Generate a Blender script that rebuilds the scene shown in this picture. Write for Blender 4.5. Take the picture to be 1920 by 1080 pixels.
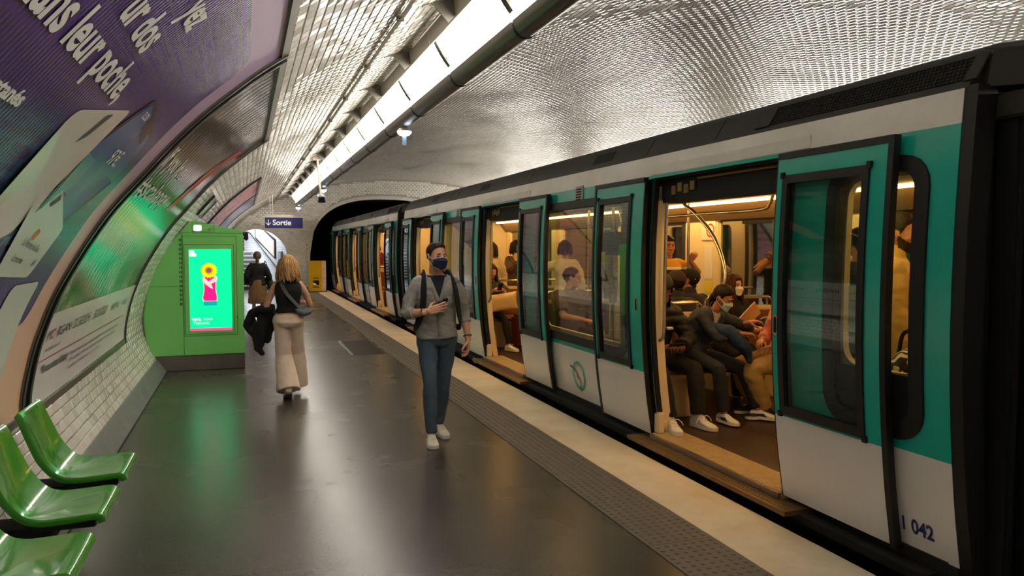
import bpy, bmesh, math, random
import numpy as np
from mathutils import Vector, Matrix, noise as mnoise

for _o in list(bpy.data.objects):
    bpy.data.objects.remove(_o)
sc = bpy.context.scene
COL = sc.collection
random.seed(7)
RNG = np.random.default_rng(11)

# ------------------------------------------------------------------ camera, world, light, exposure
cam_data = bpy.data.cameras.new('camera')
cam_data.sensor_width = 36.0
cam_data.lens = 1420.0 / 1920.0 * 36.0
cam_data.clip_start = 0.05
cam_data.clip_end = 200
cam = bpy.data.objects.new('camera', cam_data)
cam.location = (0, 0, 1.7)
cam.rotation_euler = (math.radians(90 - 3.1438), 0, math.radians(-19.4425))
COL.objects.link(cam)
sc.camera = cam

world = bpy.data.worlds.new('station_air')
sc.world = world
world.use_nodes = True
world.node_tree.nodes['Background'].inputs[0].default_value = (1.0, 0.96, 0.9, 1)
world.node_tree.nodes['Background'].inputs[1].default_value = 0.02

sc.view_settings.view_transform = 'Standard'
sc.view_settings.look = 'None'
sc.view_settings.exposure = 0.5
sc.view_settings.gamma = 1.0
sc.view_settings.use_curve_mapping = False

LUM = 9.5            # glow of the platform luminaires
LUM_COL = (1.0, 0.945, 0.86)
CAR_LIGHT = 13.0      # glow of the light strips inside the train
CAR_COL = (1.0, 0.57, 0.18)


def area(name, loc, rot, sx, sy, power, color):
    d = bpy.data.lights.new(name, 'AREA')
    d.shape = 'RECTANGLE'
    d.size, d.size_y = sx, sy
    d.energy = power
    d.color = color
    o = bpy.data.objects.new(name, d)
    o.location = loc
    o.rotation_euler = rot
    COL.objects.link(o)
    return o


# the luminaire rows of the opposite platform (hidden from here by the train)
for _k in range(4):
    area('opposite_platform_lamp', (10.2, 3 + _k * 8.0, 3.0), (0, math.radians(72), 0), 0.5, 6.0, 150, (1.0, 0.93, 0.84))
# daylight-white tubes in the exit passage behind the end wall
area('passage_lamp', (0.4, 32.6, 2.85), (0, 0, 0), 0.6, 2.0, 190, (0.86, 0.92, 1.0))


# ------------------------------------------------------------------ helpers
def S(r, g, b):
    f = lambda c: c / 12.92 if c <= 0.04045 else ((c + 0.055) / 1.055) ** 2.4
    return (f(r / 255), f(g / 255), f(b / 255))


def mat(name, col, rough=0.5, metal=0.0, vary=None, bump=None, coat=0.0, emit=None, spec=None, sheen=0.0, stretch=(1, 1, 1), coord='Object'):
    m = bpy.data.materials.new(name)
    m.use_nodes = True
    nt = m.node_tree
    b = nt.nodes['Principled BSDF']
    b.inputs['Base Color'].default_value = (*col, 1)
    b.inputs['Roughness'].default_value = rough
    b.inputs['Metallic'].default_value = metal
    if coat:
        b.inputs['Coat Weight'].default_value = coat
        b.inputs['Coat Roughness'].default_value = 0.08
    if spec is not None:
        b.inputs['Specular IOR Level'].default_value = spec
    if sheen:
        b.inputs['Sheen Weight'].default_value = sheen
    if emit:
        b.inputs['Emission Color'].default_value = (*emit[0], 1)
        b.inputs['Emission Strength'].default_value = emit[1]
    tc = None
    if vary or bump:
        tc = nt.nodes.new('ShaderNodeTexCoord')
        mp = nt.nodes.new('ShaderNodeMapping')
        mp.inputs['Scale'].default_value = stretch
        nt.links.new(tc.outputs[coord], mp.inputs[0])
    if vary:
        n = nt.nodes.new('ShaderNodeTexNoise')
        n.inputs['Scale'].default_value = vary[0]
        n.inputs['Detail'].default_value = 6
        n.inputs['Roughness'].default_value = 0.65
        nt.links.new(mp.outputs[0], n.inputs['Vector'])
        mr = nt.nodes.new('ShaderNodeMapRange')
        mr.inputs['From Min'].default_value = 0.3
        mr.inputs['From Max'].default_value = 0.7
        nt.links.new(n.outputs['Fac'], mr.inputs['Value'])
        mx = nt.nodes.new('ShaderNodeMix')
        mx.data_type = 'RGBA'
        c2 = vary[2] if len(vary) > 2 else tuple(c * (1 - vary[1]) for c in col)
        c1 = col if len(vary) > 2 else tuple(min(1, c * (1 + vary[1])) for c in col)
        mx.inputs['A'].default_value = (*c1, 1)
        mx.inputs['B'].default_value = (*c2, 1)
        nt.links.new(mr.outputs[0], mx.inputs['Factor'])
        nt.links.new(mx.outputs['Result'], b.inputs['Base Color'])
    if bump:
        n = nt.nodes.new('ShaderNodeTexNoise')
        n.inputs['Scale'].default_value = bump[0]
        n.inputs['Detail'].default_value = 4
        nt.links.new(mp.outputs[0], n.inputs['Vector'])
        bp = nt.nodes.new('ShaderNodeBump')
        bp.inputs['Strength'].default_value = bump[1]
        bp.inputs['Distance'].default_value = bump[2] if len(bump) > 2 else 0.01
        nt.links.new(n.outputs['Fac'], bp.inputs['Height'])
        nt.links.new(bp.outputs[0], b.inputs['Normal'])
    return m


def glass_mat(name, tint=(0.92, 0.97, 0.95), refl=1.0, ior=1.5, rough=0.0, dark=0.0):
    m = bpy.data.materials.new(name)
    m.use_nodes = True
    nt = m.node_tree
    for n in list(nt.nodes):
        nt.nodes.remove(n)
    out = nt.nodes.new('ShaderNodeOutputMaterial')
    mix = nt.nodes.new('ShaderNodeMixShader')
    tr = nt.nodes.new('ShaderNodeBsdfTransparent')
    tr.inputs[0].default_value = (*tint, 1)
    gl = nt.nodes.new('ShaderNodeBsdfGlossy')
    gl.inputs['Roughness'].default_value = rough
    lw = nt.nodes.new('ShaderNodeLayerWeight')
    lw.inputs[0].default_value = .5
    fr = nt.nodes.new('ShaderNodeMath')
    fr.operation = 'POWER'
    fr.inputs[1].default_value = 4.0
    nt.links.new(lw.outputs['Facing'], fr.inputs[0])
    mu = nt.nodes.new('ShaderNodeMath')
    mu.operation = 'MULTIPLY_ADD'
    mu.inputs[1].default_value = refl
    mu.inputs[2].default_value = dark + .04
    nt.links.new(fr.outputs[0], mu.inputs[0])
    nt.links.new(mu.outputs[0], mix.inputs[0])
    nt.links.new(tr.outputs[0], mix.inputs[1])
    nt.links.new(gl.outputs[0], mix.inputs[2])
    nt.links.new(mix.outputs[0], out.inputs[0])
    return m


def tag(o, label=None, cat=None, group=None, kind=None):
    if label:
        o['label'] = label
    if cat:
        o['category'] = cat
    if group:
        o['group'] = group
    if kind:
        o['kind'] = kind
    return o


ORG = {}


def origin(o):
    return ORG.get(o.name, np.zeros(3)) if o is not None else np.zeros(3)


def thing(name, loc, label=None, cat=None, group=None, rz=0.0):
    o = bpy.data.objects.new(name, None)
    o.empty_display_size = 0.1
    o.location = loc
    o.rotation_euler = (0, 0, rz)
    COL.objects.link(o)
    ORG[o.name] = np.array(loc, float)
    return tag(o, label, cat, group)


def mesh_obj(name, V, F, m, parent=None, loc=None, smooth=True, angle=40, bevel=0.0, local=False):
    """V in world coordinates unless local; the object's origin goes to loc (or its parent's)."""
    V = np.asarray(V, float).reshape(-1, 3)
    po = origin(parent)
    org = np.array(loc, float) if loc is not None else po
    me = bpy.data.meshes.new(name)
    me.from_pydata((V if local else V - org).tolist(), [], [tuple(int(i) for i in f) for f in F])
    if bevel:
        bm = bmesh.new()
        bm.from_mesh(me)
        bmesh.ops.remove_doubles(bm, verts=bm.verts, dist=1e-5)
        es = [e for e in bm.edges if len(e.link_faces) == 2 and e.calc_face_angle(0) > 0.6]
        bmesh.ops.bevel(bm, geom=es, offset=bevel, segments=2, affect='EDGES', clamp_overlap=True)
        bm.to_mesh(me)
        bm.free()
    me.materials.append(m)
    if smooth:
        me.polygons.foreach_set('use_smooth', [True] * len(me.polygons))
        me.set_sharp_from_angle(angle=math.radians(angle))
    me.update()
    o = bpy.data.objects.new(name, me)
    COL.objects.link(o)
    if not local:
        ORG[o.name] = org
        if parent is not None:
            o.parent = parent
        o.location = org - po if parent is not None else org
    elif parent is not None:
        o.parent = parent
    return o


class MB:
    def __init__(s):
        s.V, s.F = [], []

    def add(s, V, F):
        n = len(s.V)
        s.V.extend([tuple(v) for v in V])
        s.F.extend([tuple(i + n for i in f) for f in F])
        return s

    def box(s, x0, x1, y0, y1, z0, z1):
        x0, x1 = min(x0, x1), max(x0, x1)
        y0, y1 = min(y0, y1), max(y0, y1)
        z0, z1 = min(z0, z1), max(z0, z1)
        V = [(x, y, z) for z in (z0, z1) for x, y in ((x0, y0), (x1, y0), (x1, y1), (x0, y1))]
        return s.add(V, [(3, 2, 1, 0), (4, 5, 6, 7), (0, 1, 5, 4), (1, 2, 6, 5), (2, 3, 7, 6), (3, 0, 4, 7)])

    def hexa(s, A, B):
        """prism between polygon A and polygon B (same number of points)"""
        n = len(A)
        F = [tuple(range(n - 1, -1, -1)), tuple(range(n, 2 * n))]
        F += [(i, (i + 1) % n, n + (i + 1) % n, n + i) for i in range(n)]
        return s.add(list(A) + list(B), F)

    def prism(s, poly, axis, a, b):
        """2D polygon extruded along axis 0/1/2 between a and b; poly gives the two other coordinates in x,y,z order"""
        def put(p, t):
            q = list(p)
            q.insert(axis, t)
            return tuple(q)
        return s.hexa([put(p, a) for p in poly], [put(p, b) for p in poly])

    def tube(s, pts, r, n=8, cap=True, flat=1.0, up=(0, 0, 1)):
        P = [np.array(p, float) for p in pts]
        R = r if hasattr(r, '__len__') else [r] * len(P)
        V, F = [], []
        upv = np.array(up, float)
        prev = None
        for i, p in enumerate(P):
            t = P[min(i + 1, len(P) - 1)] - P[max(i - 1, 0)]
            t = t / (np.linalg.norm(t) + 1e-9)
            if prev is None:
                u = np.cross(t, upv)
                if np.linalg.norm(u) < 0.2:
                    u = np.cross(t, (1, 0, 0)) if abs(t[0]) < 0.8 else np.cross(t, (0, 1, 0))
            else:
                u = prev - t * np.dot(prev, t)
            u = u / (np.linalg.norm(u) + 1e-9)
            prev = u
            w = np.cross(t, u)
            for k in range(n):
                a = 2 * math.pi * k / n
                V.append(p + u * math.cos(a) * R[i] + w * math.sin(a) * R[i] * flat)
        for i in range(len(P) - 1):
            for k in range(n):
                F.append((i * n + k, i * n + (k + 1) % n, (i + 1) * n + (k + 1) % n, (i + 1) * n + k))
        if cap:
            F.append(tuple(range(n - 1, -1, -1)))
            F.append(tuple((len(P) - 1) * n + k for k in range(n)))
        return s.add(V, F)

    def lathe(s, prof, c=(0, 0, 0), n=20, axis=2):
        V, F = [], []
        for r, h in prof:
            for k in range(n):
                a = 2 * math.pi * k / n
                q = [r * math.cos(a), r * math.sin(a)]
                q.insert(axis, h)
                V.append((c[0] + q[0], c[1] + q[1], c[2] + q[2]))
        for i in range(len(prof) - 1):
            for k in range(n):
                F.append((i * n + k, i * n + (k + 1) % n, (i + 1) * n + (k + 1) % n, (i + 1) * n + k))
        F.append(tuple(range(n - 1, -1, -1)))
        F.append(tuple((len(prof) - 1) * n + k for k in range(n)))
        return s.add(V, F)

    def ellipsoid(s, c, r, n=16, m=10, R=None):
        V, F = [], []
        c = np.array(c, float)
        for i in range(m + 1):
            th = math.pi * i / m
            for k in range(n):
                a = 2 * math.pi * k / n
                p = np.array((r[0] * math.sin(th) * math.cos(a), r[1] * math.sin(th) * math.sin(a), r[2] * math.cos(th)))
                if R is not None:
                    p = R @ p
                V.append(c + p)
        for i in range(m):
            for k in range(n):
                F.append((i * n + k, (i + 1) * n + k, (i + 1) * n + (k + 1) % n, i * n + (k + 1) % n))
        return s.add(V, F)

    def sheet(s, fn, us, vs):
        V = [fn(u, v) for u in us for v in vs]
        m = len(vs)
        F = [(i * m + j, i * m + j + 1, (i + 1) * m + j + 1, (i + 1) * m + j) for i in range(len(us) - 1) for j in range(m - 1)]
        return s.add(V, F)

    def slab(s, fo, fi, us, vs):
        """closed slab between the sheets fo(u,v) and fi(u,v)"""
        nu, nv = len(us), len(vs)
        A = [fo(u, v) for u in us for v in vs]
        B = [fi(u, v) for u in us for v in vs]
        n = nu * nv
        F = []
        for i in range(nu - 1):
            for j in range(nv - 1):
                q = (i * nv + j, i * nv + j + 1, (i + 1) * nv + j + 1, (i + 1) * nv + j)
                F.append(q)
                F.append(tuple(n + k for k in q[::-1]))
        def edge(ids):
            for a, b in zip(ids[:-1], ids[1:]):
                F.append((b, a, n + a, n + b))
        edge([j for j in range(nv)])
        edge([(nu - 1) * nv + j for j in range(nv)][::-1])
        edge([i * nv for i in range(nu)][::-1])
        edge([i * nv + nv - 1 for i in range(nu)])
        return s.add(A + B, F)

    def ring(s, LA, LB):
        """band between two loops of the same length"""
        n = len(LA)
        return s.add(list(LA) + list(LB), [(i, (i + 1) % n, n + (i + 1) % n, n + i) for i in range(n)])

    def build(s, name, m, parent=None, **kw):
        o = mesh_obj(name, s.V, s.F, m, parent, **kw)
        bm = bmesh.new()
        bm.from_mesh(o.data)
        bmesh.ops.recalc_face_normals(bm, faces=bm.faces)
        bm.to_mesh(o.data)
        bm.free()
        return o


def rrect(a0, a1, b0, b1, r, ns=8, nc=5):
    """rounded rectangle loop in (a,b), always the same number of points"""
    r = max(r, 1e-4)
    P = []
    cs = [(a1 - r, b0 + r, -90), (a1 - r, b1 - r, 0), (a0 + r, b1 - r, 90), (a0 + r, b0 + r, 180)]
    for i, (ca, cb, st) in enumerate(cs):
        for k in range(nc + 1):
            t = math.radians(st + 90 * k / nc)
            P.append((ca + r * math.cos(t), cb + r * math.sin(t)))
        na, nb, nst = cs[(i + 1) % 4]
        t0, t1 = math.radians(st + 90), math.radians(nst)
        p = (ca + r * math.cos(t0), cb + r * math.sin(t0))
        q = (na + r * math.cos(t1), nb + r * math.sin(t1))
        for k in range(1, ns):
            P.append((p[0] + (q[0] - p[0]) * k / ns, p[1] + (q[1] - p[1]) * k / ns))
    return P


_TXT = {}


def text_geo(s, size=1.0, shear=0.0, bold=0.0, sx=1.0, spacing=1.0, align='LEFT'):
    """flat lettering: vertices (x,y) and faces"""
    key = (s, size, shear, bold, sx, spacing, align)
    if key in _TXT:
        return _TXT[key]
    c = bpy.data.curves.new('lettering', 'FONT')
    c.body = s
    c.size = size
    c.shear = shear
    c.offset = bold
    c.resolution_u = 3
    c.space_character = spacing
    c.align_x = align
    o = bpy.data.objects.new('lettering', c)
    COL.objects.link(o)
    dg = bpy.context.evaluated_depsgraph_get()
    me = bpy.data.meshes.new_from_object(o.evaluated_get(dg))
    V = [(v.co.x * sx, v.co.y) for v in me.vertices]
    F = [tuple(p.vertices) for p in me.polygons]
    bpy.data.objects.remove(o)
    bpy.data.curves.remove(c)
    bpy.data.meshes.remove(me)
    _TXT[key] = (V, F)
    return V, F


def text_on(name, s, fn, m, parent=None, **kw):
    """lettering whose flat (x,y) is carried to 3D by fn"""
    V, F = text_geo(s, **kw)
    return mesh_obj(name, [fn(x, y) for x, y in V], F, m, parent, smooth=False)


def copy_tree(o, loc, label=None, group=None):
    c = o.copy()
    COL.objects.link(c)
    c.location = loc
    if label:
        c['label'] = label
    if group:
        c['group'] = group
    for ch in list(o.children):
        d = ch.copy()
        COL.objects.link(d)
        d.parent = c
        for g in list(ch.children):
            e = g.copy()
            COL.objects.link(e)
            e.parent = d
    return c

# ------------------------------------------------------------------ the vault: one profile, left wall foot over the crown to the opposite wall
CP = [(-1.15, .17), (-1.24, .35), (-1.30, .55), (-1.31, .74), (-1.27, .97), (-1.21, 1.18), (-1.09, 1.47), (-.85, 1.87), (-.64, 2.13),
      (-.36, 2.45), (-.1, 2.69), (.25, 2.96), (.92, 3.37), (2.1, 3.83), (3.0, 4.05), (3.93, 4.2), (5.0, 4.31), (5.95, 4.34)]
CP = CP + [(11.9 - x, z) for x, z in CP[-2::-1]]


def catmull(P, n=16):
    P = np.array(P, float)
    Q = np.vstack([2 * P[0] - P[1], P, 2 * P[-1] - P[-2]])
    out = []
    for i in range(1, len(Q) - 2):
        a, b, c, d = Q[i - 1], Q[i], Q[i + 1], Q[i + 2]
        for t in np.linspace(0, 1, n, endpoint=False):
            out.append(.5 * (2 * b + (-a + c) * t + (2 * a - 5 * b + 4 * c - d) * t * t + (-a + 3 * b - 3 * c + d) * t ** 3))
    out.append(P[-1])
    return np.array(out)


PR = catmull(CP)
PL = np.r_[0, np.cumsum(np.hypot(*np.diff(PR, axis=0).T))]
SLEN = PL[-1]
S_SPLIT = 3.60       # wall below, ceiling above


def prof(s):
    x, z = np.interp(s, PL, PR[:, 0]), np.interp(s, PL, PR[:, 1])
    e = .03
    tx = np.interp(s + e, PL, PR[:, 0]) - np.interp(s - e, PL, PR[:, 0])
    tz = np.interp(s + e, PL, PR[:, 1]) - np.interp(s - e, PL, PR[:, 1])
    l = np.hypot(tx, tz)
    return x, z, tx / l, tz / l


def W(s, y, off=0.0):
    x, z, tx, tz = prof(s)
    return (float(x + tz * off), y, float(z - tx * off))


def vault_z(X):
    h = len(PR)
    up = PR[np.argmax(PR[:, 0] > -1.2) if False else 60:h - 60]
    return float(np.interp(X, up[:, 0], up[:, 1]))


Y_BACK, Y_END = -3.0, 30.0
M_grout = mat('tile grout', S(128, 121, 112), .8, vary=(3, .25))


def tile_material():
    m = mat('glazed white tile', S(226, 221, 210), .14, coat=.3)
    nt = m.node_tree
    b = nt.nodes['Principled BSDF']
    at = nt.nodes.new('ShaderNodeAttribute')
    at.attribute_name = 'tone'
    ramp = nt.nodes.new('ShaderNodeValToRGB')
    ramp.color_ramp.elements[0].color = (*S(196, 186, 170), 1)
    ramp.color_ramp.elements[1].color = (*S(240, 237, 229), 1)
    e = ramp.color_ramp.elements.new(.5)
    e.color = (*S(226, 221, 211), 1)
    nt.links.new(at.outputs['Fac'], ramp.inputs[0])
    nt.links.new(ramp.outputs[0], b.inputs['Base Color'])
    mr = nt.nodes.new('ShaderNodeMapRange')
    mr.inputs['To Min'].default_value = .09
    mr.inputs['To Max'].default_value = .24
    nt.links.new(at.outputs['Fac'], mr.inputs['Value'])
    nt.links.new(mr.outputs[0], b.inputs['Roughness'])
    return m


M_tile = tile_material()
TW, TH = .15, .075
HY, HS, BEV, RISE = .0736, .0361, .0075, .0046
TILE_C = np.array([(-HY, -HS, 0), (HY, -HS, 0), (HY, HS, 0), (-HY, HS, 0),
                   (-HY + BEV, -HS + BEV, RISE), (HY - BEV, -HS + BEV, RISE), (HY - BEV, HS - BEV, RISE), (-HY + BEV, HS - BEV, RISE)])
TILE_F = np.array([(4, 5, 6, 7), (0, 1, 5, 4), (1, 2, 6, 5), (2, 3, 7, 6), (3, 0, 4, 7)])


def fast_tiles(name, C, A, B, N, tone, parent):
    """C centres, A/B/N axes (n,3): one joined mesh of bevelled tiles"""
    n = len(C)
    V = C[:, None, :] + TILE_C[None, :, 0:1] * A[:, None, :] + TILE_C[None, :, 1:2] * B[:, None, :] + TILE_C[None, :, 2:3] * N[:, None, :]
    F = TILE_F[None] + (np.arange(n) * 8)[:, None, None]
    me = bpy.data.meshes.new(name)
    me.vertices.add(n * 8)
    me.vertices.foreach_set('co', V.reshape(-1).astype('f'))
    me.loops.add(n * 20)
    me.loops.foreach_set('vertex_index', F.reshape(-1).astype('i'))
    me.polygons.add(n * 5)
    me.polygons.foreach_set('loop_start', (np.arange(n * 5) * 4).astype('i'))
    me.update(calc_edges=True)
    me.materials.append(M_tile)
    a = me.attributes.new('tone', 'FLOAT', 'FACE')
    a.data.foreach_set('value', np.repeat(tone, 5).astype('f'))
    o = bpy.data.objects.new(name, me)
    COL.objects.link(o)
    o.parent = parent
    return o


TILE_MESH = []
for _i in range(12):
    _me = bpy.data.meshes.new('tile')
    _me.from_pydata(TILE_C.tolist(), [], TILE_F.tolist())
    _me.materials.append(M_tile)
    _a = _me.attributes.new('tone', 'FLOAT', 'FACE')
    _a.data.foreach_set('value', [(_i + .5) / 12] * 5)
    TILE_MESH.append(_me)

CF = np.array([math.sin(math.radians(19.4425)) * math.cos(math.radians(3.1438)), math.cos(math.radians(19.4425)) * math.cos(math.radians(3.1438)), -math.sin(math.radians(3.1438))])
CR = np.array([math.cos(math.radians(19.4425)), -math.sin(math.radians(19.4425)), 0])
CU = np.cross(CR, CF)


def seen(C, N):
    """apparent size of tiles, 0 outside the picture or behind train, posters and panels"""
    q = C - np.array([0, 0, 1.7])
    D = q @ CF
    px, py = 960 + 1420 * (q @ CR) / np.maximum(D, .1), 540 - 1420 * (q @ CU) / np.maximum(D, .1)
    d = np.linalg.norm(q, axis=1)
    a = -np.einsum('ij,ij->i', q, N) / d ** 3
    ok = (D > .3) & (px > 5) & (px < 1915) & (py > 5) & (py < 1075) & (a > 0)
    # the train roof hides whatever lies under the line from the eye over its edge
    ok &= ~((C[:, 0] > 3.2) & ((C[:, 2] - 1.7) / np.maximum(C[:, 0], .1) < .9 / 3.2))
    return np.where(ok, a, 0)


def tilt(N, A, B, amt):
    e = RNG.normal(0, amt, (len(N), 2))
    # neighbouring tiles lean together where the plaster under them waves
    N2 = N + A * e[:, :1] + B * e[:, 1:]
    N2 /= np.linalg.norm(N2, axis=1)[:, None]
    A2 = A - N2 * np.einsum('ij,ij->i', A, N2)[:, None]
    A2 /= np.linalg.norm(A2, axis=1)[:, None]
    return N2, A2, np.cross(N2, A2)


POSTER_HOLES = [(1.1, 5.36, .50, 3.42), (5.36, 9.5, .50, 3.42), (14.95, 19.5, .8, 3.5), (19.5, 24.2, .8, 3.5)]


def vault_part(name, s0, s1, nparts, label=None):
    root = thing(name, (0, 0, 0))
    root['kind'] = 'structure'
    ss = np.linspace(s0, s1, max(6, int((s1 - s0) / .1)))
    MB().sheet(lambda s, y: W(s, y, 0), ss, [Y_BACK, Y_END]).build('grout', M_grout, root)
    i0, i1 = int(round(s0 / TH)), int(round(s1 / TH))
    ii, jj = np.meshgrid(np.arange(i0, i1), np.arange(int((Y_END - Y_BACK) / TW)), indexing='ij')
    ii, jj = ii.ravel(), jj.ravel()
    s = (ii + .5) * TH
    y = Y_BACK + (jj + .5 + .5 * (ii % 2)) * TW
    keep = y < Y_END - .05
    for a, b, c, d in POSTER_HOLES:
        keep &= ~((y > a + .1) & (y < b - .1) & (s > c + .06) & (s < d - .06))
    s, y = s[keep], y[keep]
    x, z, tx, tz = prof(s)
    o = np.zeros_like(x)
    C = np.stack([x, y, z], 1)
    A = np.stack([o, o + 1, o], 1)
    B = np.stack([tx, o, tz], 1)
    N = np.stack([tz, o, -tx], 1)
    # A x B must give N: (0,1,0)x(tx,0,tz) = (tz,0,-tx)
    wave = np.array([mnoise.noise((p[1] * .7, q * 1.1, 0.0)) for p, q in zip(C, s)])
    wave2 = np.array([mnoise.noise((p[1] * .6, q * .9, 7.0)) for p, q in zip(C, s)])
    N = N + A * (.06 * wave[:, None]) + B * (.06 * wave2[:, None])
    N /= np.linalg.norm(N, axis=1)[:, None]
    N, A, B = tilt(N, A, B, .011)
    tone = np.clip(RNG.normal(.5, .12, len(C)), 0, 1)
    a = seen(C, N)
    for (p, q, c, d) in POSTER_HOLES:
        a[(y > p) & (y < q) & (s > c) & (s < d)] = 0
    a[(y > 11.0) & (s < 2.6)] = 0
    a[(y < 5.0) & (s < .9)] = 0
    order = np.argsort(-a)[:nparts]
    big = np.zeros(len(C), bool)
    big[order[a[order] > 0]] = True
    fast_tiles('tile', C[~big], A[~big], B[~big], N[~big], tone[~big], root)['kind'] = 'stuff'
    for k in np.nonzero(big)[0]:
        t = bpy.data.objects.new('tile', TILE_MESH[int(tone[k] * 11.99)])
        M = Matrix.Identity(4)
        for r in range(3):
            M[r][0], M[r][1], M[r][2], M[r][3] = A[k][r], B[k][r], N[k][r], C[k][r]
        t.matrix_world = M
        COL.objects.link(t)
        t.parent = root
    return root


vault_part('wall_left', 0.0, S_SPLIT, 290)
vault_part('ceiling', S_SPLIT, SLEN - 3.6, 290)
vault_part('wall_right', SLEN - 3.6, SLEN, 0)

# ------------------------------------------------------------------ platform
def asphalt():
    m = mat('worn dark asphalt', S(66, 61, 55), .25, vary=(1.4, .22))
    nt = m.node_tree
    b = nt.nodes['Principled BSDF']
    b.inputs['Specular IOR Level'].default_value = .5
    tc = nt.nodes.new('ShaderNodeTexCoord')
    v = nt.nodes.new('ShaderNodeTexNoise')
    v.inputs['Scale'].default_value = 60
    v.inputs['Detail'].default_value = 3
    v2 = nt.nodes.new('ShaderNodeTexNoise')
    v2.inputs['Scale'].default_value = 1.5
    v2.inputs['Detail'].default_value = 2
    nt.links.new(tc.outputs['Object'], v.inputs['Vector'])
    nt.links.new(tc.outputs['Object'], v2.inputs['Vector'])
    ad = nt.nodes.new('ShaderNodeMath')
    ad.operation = 'MULTIPLY_ADD'
    ad.inputs[1].default_value = .1
    nt.links.new(v2.outputs['Fac'], ad.inputs[0])
    nt.links.new(v.outputs['Fac'], ad.inputs[2])
    bp = nt.nodes.new('ShaderNodeBump')
    bp.inputs['Strength'].default_value = .35
    bp.inputs['Distance'].default_value = .002
    nt.links.new(ad.outputs[0], bp.inputs['Height'])
    nt.links.new(bp.outputs[0], b.inputs['Normal'])
    mr = nt.nodes.new('ShaderNodeMapRange')
    mr.inputs['From Min'].default_value = .35
    mr.inputs['From Max'].default_value = .65
    mr.inputs['To Min'].default_value = .25
    mr.inputs['To Max'].default_value = .28
    nt.links.new(v2.outputs['Fac'], mr.inputs['Value'])
    nt.links.new(mr.outputs[0], b.inputs['Roughness'])
    return m


M_asph = asphalt()
floor = MB().box(-1.4, 2.125, Y_BACK, 30.05, -.3, 0).build('floor', M_asph, smooth=False)
floor['kind'] = 'structure'
MB().box(-1.6, 2.8, 30.05, 31.3, -.3, 0).build('floor', M_asph, smooth=False)['kind'] = 'structure'
M_slab = mat('grey rubber paving', S(96, 90, 82), .55, vary=(6, .14), bump=(60, .15, .002))
slab = MB().box(2.13, 2.548, -.392, .392, -.05, .004)
for _i in range(7):
    for _j in range(14):
        _x, _y = 2.165 + _i * .058, -.355 + _j * .0546
        slab.lathe([(.015, .003), (.0115, .008), (.005, .0095)], (_x, _y, 0), 7)
y0 = -2.99
first = None
k = 0
while y0 + k * .788 < 29.9:
    yc = y0 + k * .788
    if first is None:
        first = slab.build('paving_slab', M_slab, None, angle=30)
        first.parent = floor
        first.location = (0, yc, 0)
    else:
        c = first.copy()
        COL.objects.link(c)
        c.location = (0, yc, 0)
    k += 1
MB().box(2.12, 3.06, Y_BACK, 30.05, -.3, -.012).build('screed', M_grout, floor, smooth=False)
M_edge = mat('worn whitewashed stone edge', S(224, 214, 194), .5, vary=(2.2, .2, S(206, 186, 152)), bump=(18, .35, .006))
_nt = M_edge.node_tree
edge = MB()
_ys = np.linspace(Y_BACK, 30.0, 160)
edge.slab(lambda y, x: (x + (.012 * mnoise.noise((y * 1.7, 3.1, 0)) if x < 2.6 else 0) , y, .006 + .004 * mnoise.noise((x * 3, y * 1.5, 0)) - (.012 if x > 3.05 else 0)),
          lambda y, x: (x, y, -.3), _ys, [2.552, 2.7, 2.9, 3.02, 3.06])
eo = edge.build('trim_1', M_edge, smooth=True, angle=60)
eo['kind'] = 'structure'
M_black = mat('matt black', S(14, 14, 14), .75)
M_dark = mat('dark track ballast', S(24, 22, 20), .9, vary=(8, .4))
tb = MB().box(3.0, 9.0, Y_BACK, 46, -1.3, -1.2)
tb.box(2.98, 3.04, Y_BACK, 30, -1.25, -.28)
tb.build('track_bed', M_dark, smooth=False)['kind'] = 'structure'
op = MB().box(8.9, 13.2, Y_BACK, 30, -.3, 0)
op.build('opposite_platform', M_asph, smooth=False)['kind'] = 'structure'

# plinth at the foot of the left wall
M_plinth = mat('grey painted plinth', S(112, 116, 112), .45, vary=(5, .2))
pl = MB()
pl.prism([(-1.02, 0), (-1.135, .172), (-1.4, .172), (-1.4, 0)], 1, Y_BACK, 30)
pl.build('baseboard_left', M_plinth, smooth=False)['kind'] = 'structure'
MB().box(-1.03, -1.006, Y_BACK, 30, -.01, .004).build('trim_2', mat('tar joint', S(38, 36, 33), .8, bump=(12, .6, .02)), smooth=False)['kind'] = 'structure'

# ribbed cover plate in the platform
M_plate = mat('dark ribbed steel', S(70, 66, 60), .45, .4, vary=(9, .2))
gp = thing('floor_plate', (1.84, 12.85, 0), 'ribbed dark steel cover plate let into the platform beside the paving slabs', 'floor plate')
MB().box(1.58, 2.1, 11.92, 13.72, -.01, .004).build('plate', M_plate, gp, smooth=False)
r_ = MB()
for _i in range(26):
    _y = 11.96 + _i * .0685
    r_.box(1.6, 2.08, _y, _y + .03, .003, .009)
r_.build('rib', M_plate, gp, smooth=False)['kind'] = 'stuff'
gm = MB()
gm.box(1.545, 1.58, 11.9, 13.74, -.01, .005)
gm.build('metal_edge', mat('bare steel', S(150, 146, 138), .35, .8), gp, smooth=False)

# ------------------------------------------------------------------ end wall with the tunnel mouth and the exit arch
def tunnel_top(x):
    u = abs(x - 5.3) / 2.93
    return -9 if u >= 1 else 1.2 + 2.35 * (1 - u ** 2.6) ** (1 / 2.6)


def exit_top(x):
    u = abs(x - .42) / 1.12
    return -9 if u >= 1 else 1.28 + 1.06 * math.sqrt(1 - u * u)


wf = thing('wall_far', (0, Y_END, 0))
wf['kind'] = 'structure'
VX = PR[:, 0]


def vault_top(x):
    m = (PR[:, 1] > .7)
    return float(np.interp(x, PR[m][:, 0], PR[m][:, 1]))


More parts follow.
